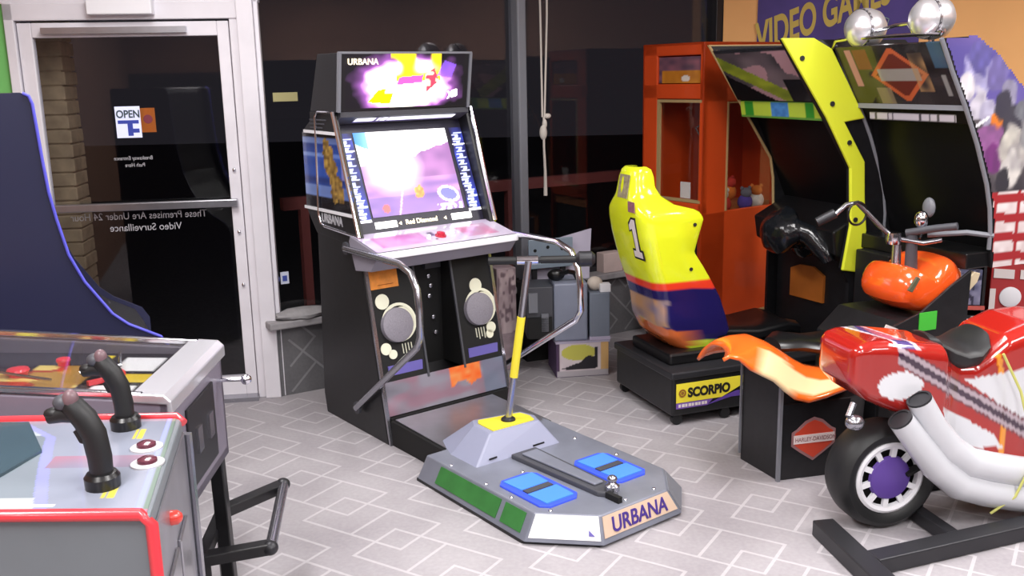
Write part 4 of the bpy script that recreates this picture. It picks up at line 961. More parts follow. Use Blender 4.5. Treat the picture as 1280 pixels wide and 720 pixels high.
# ================================================================== 4. claw machine
K = thing('claw_machine', 'orange claw machine with dark glass window in the window corner', 'claw machine', (1.1, 5.5, 0), 35)
HX, HY, HZ = 0.90, 0.50, 1.825
mb = MB()   # front face frame (x = 0) and body posts
mb.box(0,0.05,0.0,HY,1.755,HZ); mb.box(0,HX,0.0,0.02,1.60,HZ); mb.box(0,HX,HY-0.02,HY,0.2,HZ); mb.box(0,HX,0,HY,HZ-0.02,HZ)
mb.box(0,0.05,0.0,0.012,0.84,HZ); mb.box(0,0.05,0.375,HY,0.84,HZ); mb.box(0,0.05,0,HY,1.51,1.595); mb.box(0,0.05,0,HY,0.84,0.915)
mb.box(0.0,0.20,0.0,0.03,0.2,HZ); mb.box(0.62,HX,0.0,0.03,0.85,1.62); mb.box(0.0,HX,0.0,0.03,0.2,0.86); mb.box(0.0,0.62,0.0,0.03,1.49,1.62)
mb.box(HX-0.02,HX,0,HY,0.2,HZ)
mb.build('cabinet_body', M['orange'], K, bevel=0.006)
mb = MB(); mb.box(0.03,0.2,0.03,HY-0.02,0.03,0.84); mb.box(0.05,HX-0.03,0.03,HY-0.03,0.03,0.2); mb.build('lower_front', M['blackm'], K)
mb = MB(); mb.box(0.02,HX-0.02,0.03,HY-0.02,0.78,0.84); mb.build('play_floor', M['cardboard'], K)
art('marquee_art', (0.012,0.372,1.60), (0,-0.362,0), (0,0,0.148), 50, 22, lambda u, v: (214,206,196) if math.hypot((u-.60)*1.3, (v-.18)) < .12 else (mix((206,134,40),(176,110,36), vnoise(u*12, v*4)) if v < .48 and u > .06 else mix((84,64,80),(150,92,104), vnoise(u*7, v*5))), M['artgloss'], K, 0.006)
mb = MB()
for a, b in (((0.01,0.365,1.505),(0.01,0.365,0.92)),((0.01,0.018,1.505),(0.01,0.018,0.92)),((0.01,0.37,1.498),(0.01,0.012,1.498)),((0.01,0.37,0.925),(0.01,0.012,0.925))): mb.bar(a, b, 0.022, 0.016)
for a, b in (((0.20,-0.002,1.49),(0.20,-0.002,0.86)),((0.205,-0.002,1.485),(0.62,-0.002,1.485))): mb.bar(a, b, 0.014, 0.008)
mb.build('brass_window_frame', M['tan'], K)
mb = MB(); mb.box(0.018,0.022,0.02,0.37,0.92,1.50); mb.build('front_glass', M['clear'], K)
mb = MB(); mb.box(0.20,0.62,0.012,0.016,0.86,1.49); mb.build('side_glass', M['clear'], K)
mb = MB(); mb.box(0.82,0.87,-0.006,0.0,0.2,0.56); mb.box(0.25,0.88,-0.006,0.0,0.17,0.22); mb.build('wood_trim', M['tan'], K)
mb = MB(); mb.tube([(0.3,0.25,1.79),(0.3,0.25,1.42)],0.006,8); mb.ball((0.3,0.25,1.40),(0.035,0.035,0.04),12,8)
for a in (0.3,2.4,4.5): mb.tube([(0.3,0.25,1.38),(0.3+0.07*math.cos(a),0.25+0.07*math.sin(a),1.33),(0.3+0.03*math.cos(a),0.25+0.03*math.sin(a),1.26)],0.006,6)
mb.build('claw', M['chromedk'], K, smooth=True)
mb = MB(); mb.box(0.03,0.034,0.12,0.20,0.935,1.03); mb.build('white_notice', M['card'], K)
PL = [('red plush toy in the claw machine, lowest by the side window frame', 0, 0.27,0.08,0.05),('yellow plush toy at the front corner of the claw machine floor', 1, 0.10,0.07,0.045),
      ('white plush toy nearest the back of the claw machine side window', 2, 0.56,0.08,0.05),('purple plush toy between the red and white ones in the claw machine', 3, 0.45,0.07,0.048),
      ('orange plush toy on top of the pile in the claw machine', 4, 0.36,0.12,0.05),('grey plush toy at the left of the claw machine side window', 5, 0.25,0.20,0.05)]
for i, (lb, mi_, x, y, r) in enumerate(PL):
    z = 0.84 if i != 4 else 0.90
    if i == 5: z = 0.84
    a = math.radians(35); px, py = 1.1+x*math.cos(a)-y*math.sin(a), 5.5+x*math.sin(a)+y*math.cos(a)
    p = thing('plush_toy', lb, 'toy', (px, py, z), 20*i-40, 'plush toys in the claw machine')
    mb = MB(); mb.ball((0,0,r*0.9),(r,r*0.85,r)); mb.build('body', M['plush'][mi_], p, smooth=True)
    mb = MB(); mb.ball((0,-r*0.2,r*2.1),(r*0.72,r*0.7,r*0.66)); mb.ball((-r*.55,-r*.1,r*2.65),(r*.26,r*.2,r*.28),8,6); mb.ball((r*.55,-r*.1,r*2.65),(r*.26,r*.2,r*.28),8,6); mb.build('head', M['plush'][(mi_+2) % 6], p, smooth=True)

# ================================================================== 5. pinball table and joystick cabinet on the left
Pn = thing('pinball_machine', 'pinball table with white metal rails and yellow and red playfield under glass', 'pinball machine', (-0.865, 2.50, 0), 2)
# local x: towards the player (right), y: away. table runs to -x, rising
def ptop(x): return 0.90+0.085*(-x)
L_ = 1.25
ys0, ys1 = -0.245, 0.262
mb = MB()
for y0, y1 in ((ys0, ys0+0.022), (ys1-0.022, ys1)):
    mb.prism([(0.0,0.55),(0.0,0.885),(-L_,ptop(-L_)-0.015),(-L_,0.55)], 'y', y0, y1)
mb.box(-0.022,0.0,ys0,ys1,0.55,0.885); mb.box(-L_,0,ys0,ys1,0.55,0.58)
mb.box(-L_-0.02,-L_,ys0,ys1,0.55,1.0)
mb.build('cabinet_body', mat('mauve_grey_side', (122,116,130), 0.4), Pn, bevel=0.004)
mb = MB()
for y in (ys0+0.008, ys1-0.008): mb.bar((-0.06,y,ptop(0)-0.002+0.005),(-L_,y,ptop(-L_)-0.004),0.018,0.016)
mb.build('side_rail', M['chrome'], Pn, bevel=0.003)
mb = MB(); mb.prism([(-0.085,0.888),(-0.085,0.912),(-0.005,0.905),(0.012,0.888),(0.012,0.855),(0.0,0.855),(0.0,0.88)], 'y', ys0-0.006, ys1+0.006); mb.build('lockbar', mat('polished_white_steel', (215,215,222), 0.25, 0.6), Pn, bevel=0.004)
mb = MB(); mb.quadbox([(-0.085,ys0+0.02,ptop(-.085)-0.004),(-0.085,ys1-0.02,ptop(-.085)-0.004),(-L_,ys1-0.02,ptop(-L_)-0.008),(-L_,ys0+0.02,ptop(-L_)-0.008)], 0.004); mb.build('top_glass', M['clear'], Pn)
def pfart(u, v):    # u from player end (0) to back (1), v across near->far
    c = mix((150,112,58),(196,150,70), vnoise(u*7, v*5))
    if vnoise(u*6+9, v*6) > 0.6: c = (176,66,36)
    if vnoise(u*9, v*9+4) > 0.70: c = (232,206,120)
    if vnoise(u*8+3, v*8+4) < 0.24: c = (44,36,44)
    if v > 0.72: c = mix((70,68,76),(44,42,50), vnoise(u*5, 2))
    if u < 0.17:
        c = (28,26,32)
        if 0.03 < u < 0.13 and (0.08 < v < 0.36 or 0.62 < v < 0.92): c = (246,244,248)
        if 0.02 < u < 0.13 and 0.40 < v < 0.58: c = (226,196,64)
    if 0.17 < u < 0.20 and 0.6 < v < 0.95: c = (226,200,40)
    return c
art('playfield', (-0.10,ys0+0.022,0.872), (-L_+0.12,0,0.045), (0,ys1-ys0-0.044,0), 110, 50, pfart, M['artgloss'], Pn)
def pz(x): return 0.872+0.04*(-x-0.1)
for (x, y, r) in ((-0.48,0.02,0.03),(-0.62,0.10,0.032),(-0.60,-0.08,0.032),(-0.40,0.12,0.02)):
    mb = MB(); mb.lathe([(r*0.8,0),(r*0.8,0.008),(r,0.016),(r*0.9,0.022),(0.002,0.026)], (x,y,pz(x)-0.002)); mb.build('bumper', M['yellows'] if r > .03 else M['redtrim'], Pn, smooth=True)
for pts in ([(-0.26,0.17,pz(-.26)+0.02),(-0.22,0.06,pz(-.22)+0.02),(-0.30,-0.02,pz(-.3)+0.02)], [(-0.30,-0.17,pz(-.3)+0.02),(-0.42,-0.19,pz(-.42)+0.02),(-0.7,-0.15,pz(-.7)+0.022),(-0.95,-0.10,pz(-.95)+0.025)], [(-0.35,-0.08,pz(-.35)+0.02),(-0.52,-0.02,pz(-.52)+0.022)]):
    mb = MB(); mb.tube(pts, 0.005, 8); mb.build('wire_ramp', M['chrome'], Pn, smooth=True)
for y0, y1 in ((0.09,0.02),(-0.07,-0.01)):
    mb = MB(); mb.bar((-0.26,y0,pz(-.26)+0.008),(-0.20,y1,pz(-.2)+0.008),0.014,0.012); mb.build('flipper', M['redtrim'], Pn)
for x, y in ((-0.035,ys0+0.02),(-0.035,ys1-0.02),(-L_+0.05,ys0+0.02),(-L_+0.05,ys1-0.02)):
    mb = MB(); mb.bar((x,y,0.60),(x+0.01,y,0.03),0.04,0.04); lg = mb.build('leg', M['black'], Pn, bevel=0.004)
    mb = MB(); mb.lathe([(0.022,0),(0.018,0.03)], (x+0.01,y,0.0)); mb.build('foot', M['chromedk'], lg, smooth=True)
mb = MB(); mb.box(0.0,0.008,-0.12,0.13,0.60,0.82); cd = mb.build('coin_door', M['charcoal'], Pn, bevel=0.003)
for y in (-0.05, 0.06):
    mb = MB(); mb.box(0.008,0.016,y-0.02,y+0.02,0.68,0.75); mb.build('coin_slot', M['chromedk'], cd)
mb = MB(); mb.tube([(0.0,0.20,0.80),(0.07,0.20,0.80)],0.006,8); mb.ball((0.085,0.20,0.80),(0.016,0.016,0.016)); mb.build('plunger', M['chrome'], Pn, smooth=True)

J = thing('joystick_machine', 'two-player joystick arcade console with red edged grey control panel', 'arcade machine', (-0.72, 1.95, 0), 0)
jx, jy = -0.72, 1.95
def jl(x, y, z): return (x-jx, y-jy, z)
zt = 0.88
T4 = [(-0.79,2.165),(-0.672,1.635)]     # back right, front right (world)
mb = MB()
poly = [(-1.60,1.66),(-0.672,1.635),(-0.79,2.165),(-1.60,2.165)]
mb.prism([(x-jx,y-jy) for x,y in poly], 'z', 0.02, zt); jb = mb.build('console_body', mat('console_grey', (116,122,128), 0.35, noise=.05, nscale=5), J, bevel=0.006)
mb = MB(); 
mb.tube([jl(-1.60,2.165,zt), jl(-0.80,2.163,zt), jl(-0.783,2.15,zt-0.01)], 0.011, 10); mb.tube([jl(-1.60,1.663,zt), jl(-0.69,1.637,zt), jl(-0.674,1.64,zt-0.02), jl(-0.672,1.637,0.05)], 0.012, 10)
mb.build('red_edge', M['redtrim'], J, smooth=True)
mb = MB(); mb.prism([(-1.58-jx,0.50),(-0.70-jx,0.52),(-0.70-jx,0.76),(-1.58-jx,0.74)], 'y', 1.60+0.045-jy-0.0, 1.652-jy); mb.build('pale_side_panel', mat('pale_green_grey', (168,176,174), 0.3), jb) 
def jart(u, v):
    x = u
    c = mix((128,134,150),(150,156,172), vnoise(u*4, v*3))
    if x < 0.50-0.0*v:
        d = (v-0.46)
        e = 0.30+ (0.26 if v > 0.5 else 0.0)
    if u < 0.36 and False: c = (70,90,100)
    # bevelled border around the sunken screen
    e = 0.42+0.30*(0.78-v) if v < 0.78 else 0.42-1.2*(v-0.78)
    if u < e-0.05: c = mix((126,136,146), (186,194,196), 1 if v > 0.80 or v < 0.14 else 0.1)
    elif u < e: c = (150,154,214)
    # red stripe across the joystick area
    if 0.50 < u < 0.93 and 0.42 < v < 0.56: c = mix((172,122,140),(140,134,154), vnoise(u*8, v*5)*1.3)
    if 0.955 < u < 0.975: c = (150,160,236)
    if u > 0.985: c = (112,132,120)
    for (a, b) in ((0.80,0.74),(0.80,0.12)):
        if a-0.0 < u < a+0.06 and b < v < b+0.13 and int(u*160) % 3: c = (214,200,84)
    if 0.64 < u < 0.72 and 0.60 < v < 0.64: c = (200,204,170)
    if 0.56 < u < 0.66 and 0.05 < v < 0.075: c = (226,226,232)
    if v < 0.03: c = (170,120,140)
    return c
# panel art follows the tapering panel outline
O = Vector(jl(-1.22,1.652,zt+0.002)); N = 140
mbv = []; mbf = []; cols = []
for j in range(101):
    for i in range(N+1):
        u, v = i/N, j/100
        xr = -0.682*(1-v)+(-0.798)*v; yl_ = 1.655*(1-v)+2.150*v; yr = 1.645*(1-v)+2.150*v
        x = -1.22*(1-u)+xr*u; y = yl_*(1-u)+yr*u
        mbv.append(jl(x,y,zt+0.0015)); cols.append(jart(u, v))
for j in range(100):
    for i in range(N): mbf.append((j*(N+1)+i, j*(N+1)+i+1, (j+1)*(N+1)+i+1, (j+1)*(N+1)+i))
mb = MB(); mb.add(mbv, mbf); pa_ = mb.build('panel_art', M['artgloss'], J)
at = pa_.data.color_attributes.new('art', 'FLOAT_COLOR', 'POINT')
for i, c in enumerate(cols): at.data[i].color = (*lin([q/255 for q in c]), 1)
mb = MB()
sc_ = [(-1.55,1.70),(-1.065,1.69),(-1.02,1.95),(-1.135,2.13),(-1.55,2.14)]
mb.prism([(x-jx,y-jy) for x,y in sc_], 'z', zt+0.002, zt+0.008); mb.build('screen_glass', M['tealglass'], J)
for x, y, lean in ((-0.812,1.765,0.0),(-0.895,2.095,0.0)):
    s3 = 0.92 if y < 2 else 0.86
    mb = MB(); mb.lathe([(0.033,0),(0.034,0.024),(0.028,0.032),(0.012,0.036)], jl(x,y,zt), 'z', 22)
    jk = mb.build('joystick', M['blackp'], J, smooth=True)
    pth = [(0,0,0.028),(0.0,0,0.07),(-0.006,0,0.12),(-0.022,0,0.155),(-0.045,0,0.185),(-0.056,0,0.202)]
    rr = [0.024,0.0255,0.026,0.0265,0.024,0.015]
    b = Vector(jl(x,y,zt)); mb = MB(); mb.tube([b+Vector(p)*s3 for p in pth], [r*s3 for r in rr], 14)
    gh = mb.build('grip', M['rubber'], jk, smooth=True)
    mb = MB(); mb.tube([b+Vector(p)*s3 for p in ((-0.030,0,0.165),(-0.070,0,0.166),(-0.098,-0.004,0.158))], [0.019*s3,0.018*s3,0.012*s3], 10); mb.ball(b+Vector((-0.085,0,0.168))*s3,(0.022*s3,0.016*s3,0.013*s3),12,8); mb.build('thumb_rest', M['rubber'], gh, smooth=True)
    mb = MB(); mb.ball(b+Vector((-0.062,0.0,0.192))*s3,(0.022*s3,0.022*s3,0.018*s3),14,8); mb.build('grey_cap', M['greydk'], gh, smooth=True)
    mb = MB(); mb.ball(b+Vector((-0.044,-0.006,0.200))*s3,(0.017*s3,0.016*s3,0.022*s3),12,8); mb.build('trigger_button', mat('red_grey_button', (112,88,94), 0.4), gh, smooth=True)
    mb = MB(); mb.prism([(jl(x,y,0)[0]-0.045*s3, zt+0.13*s3),(jl(x,y,0)[0]-0.024*s3, zt+0.14*s3),(jl(x,y,0)[0]-0.018*s3, zt+0.10*s3),(jl(x,y,0)[0]-0.034*s3, zt+0.105*s3)], 'y', y-jy-0.01, y-jy+0.01); mb.build('finger_trigger', M['rubber'], gh)
for x, y in ((-0.80,1.965),(-0.765,1.875)):
    mb = MB(); mb.lathe([(0.034,0),(0.034,0.004),(0.026,0.006)], jl(x,y,zt+0.001), 'z', 22); bt = mb.build('start_button', mat('pale_ring', (196,194,198), 0.4), J, smooth=True)
    mb = MB(); mb.lathe([(0.021,0.004),(0.020,0.012),(0.012,0.016),(0.002,0.017)], jl(x,y,zt+0.001), 'z', 18); mb.build('maroon_cap', mat('maroon_cap', (96,48,62), 0.18, coat=.6), bt, smooth=True)
# right face details : glossy stainless plate with coin doors and a red lamp
bR, fR = Vector(jl(-0.79,2.165,0)), Vector(jl(-0.672,1.635,0)); fd_ = (bR-fR).normalized(); fn = Vector((fd_.y,-fd_.x,0))
def rf(t, z, off=0.0): p = fR+fd_*t+fn*off; return Vector((p.x,p.y,z))
mb = MB(); mb.quadbox([rf(0.02,0.06,0.004), rf(0.52,0.06,0.004), rf(0.52,0.85,0.004), rf(0.02,0.85,0.004)], 0.004); fp = mb.build('steel_front', M['brushed'], J, bevel=0.002)
mb = MB(); mb.lathe([(0.016,0),(0.015,0.014),(0.008,0.022),(0.001,0.024)], rf(0.20,0.78,0.004), fn, 16); mb.build('red_lamp', mat('red_lamp_cap', (220,66,56), 0.3, coat=.5), fp, smooth=True)
for t in (0.10, 0.26):
    mb = MB(); mb.quadbox([rf(t,0.42,0.012), rf(t+0.13,0.42,0.012), rf(t+0.13,0.70,0.012), rf(t,0.70,0.012)], 0.008); cdo = mb.build('coin_door', M['steel'], fp, bevel=0.003)
    mb = MB(); mb.lathe([(0.012,0),(0.012,0.01)], rf(t+0.065,0.48,0.012), fn, 14); mb.build('door_lock', M['chrome'], cdo, smooth=True)
mb = MB(); mb.bar(rf(0.535,0.05,0.008), rf(0.535,0.84,0.008), 0.018, 0.018); mb.build('corner_post', M['chromedk'], fp)

# dark blue cabinet behind the pinball
B = thing('arcade_cabinet', 'dark navy arcade cabinet side with curved blue edge behind the pinball table', 'arcade machine', (-1.25, 3.30, 0), 27)
pf = [(-0.72,0.02),(0.02,0.02),(0.02,0.74),(-0.003,0.78),(-0.104,0.838),(-0.152,0.882),(-0.228,1.004),(-0.267,1.101),(-0.290,1.22),(-0.304,1.314),(-0.311,1.42),(-0.316,1.523),(-0.320,1.60),(-0.328,1.625),(-0.345,1.634),(-0.72,1.634)]
mb = MB(); mb.prism(pf, 'y', 0.0, 0.02); mb.build('side_panel', M['navy'], B)
mb = MB(); mb.prism(pf, 'y', 0.50, 0.52); mb.build('side_panel', M['navy'], B)
mb = MB(); mb.prism([(x-0.03, z) if x > -0.7 else (x, z) for x, z in pf], 'y', 0.02, 0.50); mb.build('cabinet_core', M['black'], B)
mb = MB(); mb.tube([(x+0.002,-0.004,z) for x, z in pf[2:15]], 0.005, 8); mb.build('blue_edge', M['blueedge'], B, smooth=True)
# foot bar
FBr = bpy.data.objects.new('foot_bar', None); COL.objects.link(FBr); FBr.parent = B
def wb(x, y, z):
    a = -math.radians(27); dx, dy = x+1.25, y-3.30; return (dx*math.cos(a)-dy*math.sin(a), dx*math.sin(a)+dy*math.cos(a), z)
for p_, q_ in (((-0.95,2.88,.30),(-0.80,3.06,.305)),((-0.92,2.565,.30),(-0.74,2.63,.30))):
    mb = MB(); mb.bar(wb(*p_), wb(*q_), 0.045, 0.035); mb.build('bar_arm', M['black'], FBr, bevel=0.004)
mb = MB(); mb.tube([wb(-0.795,3.065,0.305), wb(-0.735,2.635,0.30)], 0.018, 12); mb.build('chrome_bar', M['chromedk'], FBr, smooth=True)
for p_ in ((-0.798,3.07,0.307),(-0.735,2.625,0.30)):
    mb = MB(); mb.ball(wb(*p_),(0.025,0.025,0.022)); mb.build('bar_end_cap', M['charcoal'], FBr, smooth=True)
for p_, q_ in (((-0.95,2.88,.30),(-0.92,2.565,.30)),((-0.955,2.88,.0),(-0.965,2.90,.80)),((-0.92,2.58,0.0),(-0.92,2.58,.31)),((-0.96,2.89,.45),(-1.10,3.36,.45))):
    mb = MB(); mb.bar(wb(*p_), wb(*q_), 0.036, 0.036); mb.build('bar_post', M['black'], FBr, bevel=0.004)

# ================================================================== 6. boxes beside the tall cabinet
C = thing('carton', 'white printed carton with yellow picture on the floor by the low wall', 'box', (0.24, 5.15, 0), 8)
def cart(u, v):
    c = mix((196,182,190),(216,206,206), vnoise(u*5, v*4))
    if math.hypot((u-0.42)/0.34, (v-0.72)/0.24) < 1: c = (190,186,84)
    if inpoly(u, v, [(0.10,0.25),(0.45,0.42),(0.60,0.62),(0.72,0.58),(0.74,0.85),(0.80,0.85),(0.78,0.22),(0.2,0.2)]): c = (34,32,38)  # carton's black opening, its dark inside painted flat into the face colour
    if u > 0.84: c = (206,166,110)
    if u < 0.06: c = (72,50,80)
    if v < 0.16: c = (170,164,170)
    return c
mb = MB(); mb.box(0,0.30,0,0.26,0.0,0.20); mb.build('carton_body', mat('carton_purple_side', (96,76,112), 0.6), C, bevel=0.004)
art('printed_face', (0.003,-0.0015,0.004), (0.294,0,0), (0,0,0.192), 50, 32, cart, M['art'], C)
mb = MB(); mb.box(-0.004,0.304,-0.004,0.264,0.196,0.204); mb.build('lid_flap', M['lilac'], C)
G = thing('monitor_chassis', 'blue grey metal chassis open at its left side, on top of the printed carton', 'equipment box', (0.20, 5.17, 0.205), 5)
mb = MB(); mb.box(0.03,0.22,0,0.24,0,0.33); mb.build('metal_case', M['chassis'], G, bevel=0.01)
mb = MB(); mb.box(-0.12,0.03,0.02,0.24,0.02,0.31); mb.build('dark_interior', M['greydk'], G, bevel=0.004)
mb = MB(); mb.box(-0.11,-0.06,0.0,0.02,0.17,0.28); mb.box(-0.04,0.0,0.0,0.02,0.06,0.16); mb.build('grey_component', M['grey'], G)
mb = MB(); mb.box(-0.115,0.02,0.0,0.02,0.02,0.14); mb.build('black_panel', M['blackm'], G)
G2 = thing('equipment_case', 'small blue grey metal case right of the larger chassis', 'equipment box', (0.43, 5.19, 0.205), 5)
mb = MB(); mb.box(0,0.115,0,0.2,0,0.27); mb.build('metal_case', mat('slate_grey_enamel', (112,120,134), 0.5), G2, bevel=0.006)
mb = MB(); mb.box(-0.002,0.117,-0.002,0.01,0.0,0.02); mb.build('bottom_lip', M['lilac'], G2)
q = thing('small_box', 'small white box with a pale tan wrapped item on the right metal case', 'box', (0.44, 5.20, 0.475), 5)
mb = MB(); mb.box(0.05,0.11,0,0.06,0,0.045); mb.build('white_box', M['whitep'], q, bevel=0.003)
mb = MB(); mb.ball((0.03,0.06,0.04),(0.045,0.04,0.04)); mb.build('wrapped_item', mat('pale_tan_wrap', (196,184,172), 0.7), q, smooth=True)
q = thing('crate', 'black crate standing on the floor behind the metal chassis', 'box', (0.08, 5.47, 0), 20)
mb = MB(); mb.box(0,0.40,0,0.2,0,0.46); mb.build('crate_body', M['blackm'], q, bevel=0.006)
mb = MB(); mb.box(0.01,0.39,-0.006,0,0.40,0.43); mb.build('rim', M['greydk'], q)
q = thing('board', 'lilac white board leaning upright behind the curved hand rail', 'board', (0.10, 5.53, 0.462), 20)
mb = MB(); mb.prism([(0.0,0.0),(0.39,0.0),(0.405,0.30),(0.0,0.22)], 'y', 0, 0.012); mb.build('sheet', mat('lilac_white_board', (200,194,214), 0.5), q)
q = thing('metal_bracket', 'pale blue drilled metal bracket in front of the lilac board', 'bracket', (0.09, 5.50, 0.462), 20)
mb = MB(); mb.box(0,0.28,-0.03,-0.018,0.13,0.27); mb.box(0,0.27,-0.05,-0.018,0.10,0.13); mb.build('plate', mat('pale_blue_steel', (150,166,182), 0.4, .3), q, bevel=0.004)
for x in (0.02, 0.20):
    mb = MB(); mb.box(x,x+0.03,-0.035,-0.02,-0.0,0.13); mb.build('stand', M['charcoal'], q)
for x, z in ((0.02,0.205),(0.10,0.22),(0.19,0.205)):
    mb = MB(); mb.lathe([(0.010,0),(0.010,0.002)], (x+0.02,-0.031,z), (0,-1,0), 12); mb.build('drilled_hole', M['blackm'], q)
q = thing('cable_bundle', 'black lump of cable and plug on top of the metal chassis', 'cable', (0.25, 5.24, 0.535), 5)
mb = MB(); mb.ball((0.0,0.02,0.035),(0.05,0.035,0.035)); mb.tube([(0.02,0.0,0.04),(0.06,-0.03,0.06),(0.10,0.0,0.045),(0.12,0.03,0.01)],0.014,8); mb.build('plug', M['blackp'], q, smooth=True)
q = thing('clutter_box', 'pinkish beige worn carton between the tall cabinet and the metal chassis', 'box', (-0.085, 5.30, 0), 25)
def worn(u, v): 
    return mix(mix((150,130,136),(196,178,180), vnoise(u*6, v*9)), (110,92,100), max(0, min(1, (0.5-vnoise(u*9, v*14))*4)))
mb = MB(); mb.box(0,0.12,0,0.12,0,0.60); mb.build('carton_body', mat('worn_carton', (150,132,138), 0.7, noise=.25, nscale=18), q, bevel=0.004)
art('worn_print', (0.004,-0.0015,0.22), (0.112,0,0), (0,0,0.37), 24, 50, worn, M['art'], q)
# things on the sill
sw_ = walldir(WY)
def onsill(s, off): p = Vector((*W0,0))+sw_[0]*s+sw_[1]*off; return (p.x, p.y, 0.425)
q = thing('small_box', 'white box on the window sill left of the yellow seat', 'box', onsill(2.17,-0.05), 31)
mb = MB(); mb.box(0,0.15,0,0.08,0,0.125); mb.build('box_body', mat('warm_white_card', (206,186,182), 0.6, noise=.08, nscale=9), q, bevel=0.004)
q = thing('small_box', 'orange red box on the window sill left of the yellow seat', 'box', onsill(2.33,-0.06), 31)
mb = MB(); mb.box(0,0.10,0,0.08,0,0.14); mb.build('box_body', mat('rust_red_card', (176,72,40), 0.6, noise=.1, nscale=9), q, bevel=0.004)
q = thing('cloth_bundle', 'grey crumpled cloth on the window sill beside the door frame', 'cloth', onsill(0.10,-0.02), 31)
mb = MB(); rg = []
for i in range(9):
    t = i/8; r = 0.02+0.016*math.sin(t*PI)+0.012*hsh(i)
    rg.append([(t*0.30-0.05, (r*1.5)*math.cos(a)*(1+0.3*(hsh(i,k)-.5)), 0.022+r*0.7*math.sin(a)*(1+0.3*(hsh(i,k)-.5))) for k, a in enumerate([2*PI*k/12 for k in range(12)])])
mb.rings(rg); mb.v = [(x,y,max(z,0.001)) for x,y,z in mb.v]; mb.build('folded_cloth', mat('grey_cloth', (150,148,150), 0.85, noise=.15, nscale=20), q, smooth=True)

# ================================================================== 7. kiddie motorcycle ride, lower right
Bk = thing('kiddie_ride', 'red coin-operated motorcycle ride with white exhaust pipes and purple hubbed wheel', 'kiddie ride', (1.37, 3.24, 0), 12)
cyb = 0.10
def bodysec(u):   # top z, bottom z, half width, top flatness
    Kk = [(-0.19,0.675,0.585,0.09),(-0.184,0.695,0.565,0.115),(-0.165,0.712,0.545,0.13),(-0.13,0.722,0.51,0.138),(-0.06,0.724,0.475,0.144),(0.0,0.716,0.45,0.148),(0.08,0.704,0.43,0.150),(0.165,0.690,0.38,0.145),
          (0.205,0.635,0.34,0.115),(0.25,0.605,0.30,0.105),(0.31,0.61,0.24,0.12),(0.36,0.655,0.20,0.135),(0.42,0.71,0.17,0.145),(0.52,0.745,0.16,0.15),(0.64,0.75,0.16,0.15),(0.78,0.73,0.18,0.145),(0.92,0.66,0.24,0.12),(1.0,0.58,0.32,0.08)]
    for a, b in zip(Kk, Kk[1:]):
        if a[0] <= u <= b[0]+1e-6:
            t = (u-a[0])/(b[0]-a[0]); return [a[i]*(1-t)+b[i]*t for i in (1,2,3)]
    return list(Kk[-1][1:])
cyb = 0.125
rg = []; us = [-0.19+0.007*i for i in range(171) if -0.19+0.007*i <= 1.0]
NA = 120
for u_1 in us:
    zt_, zb_, hw = bodysec(u_1); h = (zt_-zb_)/2; c = (zt_+zb_)/2; row = []
    rr_ = min(hw, h)*0.36; xs_, zs_ = hw-rr_, h-rr_; per = 4*(xs_+zs_)+2*PI*rr_
    for k in range(NA):
        t = per*k/NA
        for (L1, fn_) in ((2*zs_, lambda q: (hw, -zs_+q)), (PI*rr_/2, lambda q: (xs_+rr_*math.cos(q/rr_), zs_+rr_*math.sin(q/rr_))), (2*xs_, lambda q: (xs_-q, h)),
                          (PI*rr_/2, lambda q: (-xs_-rr_*math.sin(q/rr_), zs_+rr_*math.cos(q/rr_))), (2*zs_, lambda q: (-hw, zs_-q)), (PI*rr_/2, lambda q: (-xs_-rr_*math.cos(q/rr_), -zs_-rr_*math.sin(q/rr_))),
                          (2*xs_, lambda q: (-xs_+q, -h)), (PI*rr_/2, lambda q: (xs_+rr_*math.sin(q/rr_), -zs_-rr_*math.cos(q/rr_)))):
            if t <= L1 or L1 == 0 and t < 0: yy_, zz_ = fn_(t); break
            t -= L1
        else: yy_, zz_ = hw, -zs_
        row.append((u_1, cyb+yy_, c+zz_))
    rg.append(row)
mb = MB(); mb.rings(rg); bd_ = mb.build('bike_body', art_mat('bike_paint', 0.16, coat=0.9), Bk, smooth=True)
def bpaint(x, y, z):
    red = (172,34,26) if vnoise(x*3, z*3) > 0.5 else (164,32,26)
    zt_, zb_, hw = bodysec(min(1, max(-0.19, x)))
    topf = z > zt_-0.02 and abs(y-cyb) < hw*0.93
    if topf:
        d = x-0.005+0.30*(y-cyb+0.12)
        if x < 0.18 and abs(d) < 0.045: return (84,70,130) if abs(d) < 0.03 else (226,206,216)
        return red
    if y < cyb:
        s = z-(0.672-0.61*(x+0.02))
        if x > -0.03:
            if abs(s) < 0.012: return (60,40,60)
            if abs(s) < 0.030: return (176,160,170)
            if abs(s) < 0.038: return (110,50,60)
        if ((x+0.015)/0.085)**2+((z-0.565)/0.052)**2 < 1 and s < -0.04: return (226,228,234)
        if inpoly(x, z, [(0.27,0.55),(0.52,0.60),(0.56,0.42),(0.50,0.38)]) : return (216,218,224)
        if inpoly(x, z, [(0.16,0.47),(0.38,0.345),(0.42,0.29),(0.30,0.29),(0.20,0.36)]): return (216,218,224)
        if 0.60 < x < 0.85 and 0.3 < z < 0.5: return (216,218,224)
    if abs(x-(0.36+0.5*(0.70-z)*0.55 if z > .5 else 0.42)) < 0.01 and x > .3: return (232,150,50)
    return red
paint(bd_, bpaint)
mb = MB(); rg = []
for u_1, z, hw in ((0.155,0.682,0.06),(0.175,0.680,0.10),(0.215,0.655,0.125),(0.265,0.636,0.13),(0.32,0.640,0.13),(0.36,0.668,0.115),(0.38,0.69,0.08)):
    rg.append([(u_1, 0.125+hw*math.cos(a), z+(0.028 if math.sin(a) > 0 else 0.075)*math.sin(a)) for a in [2*PI*k/18 for k in range(18)]])
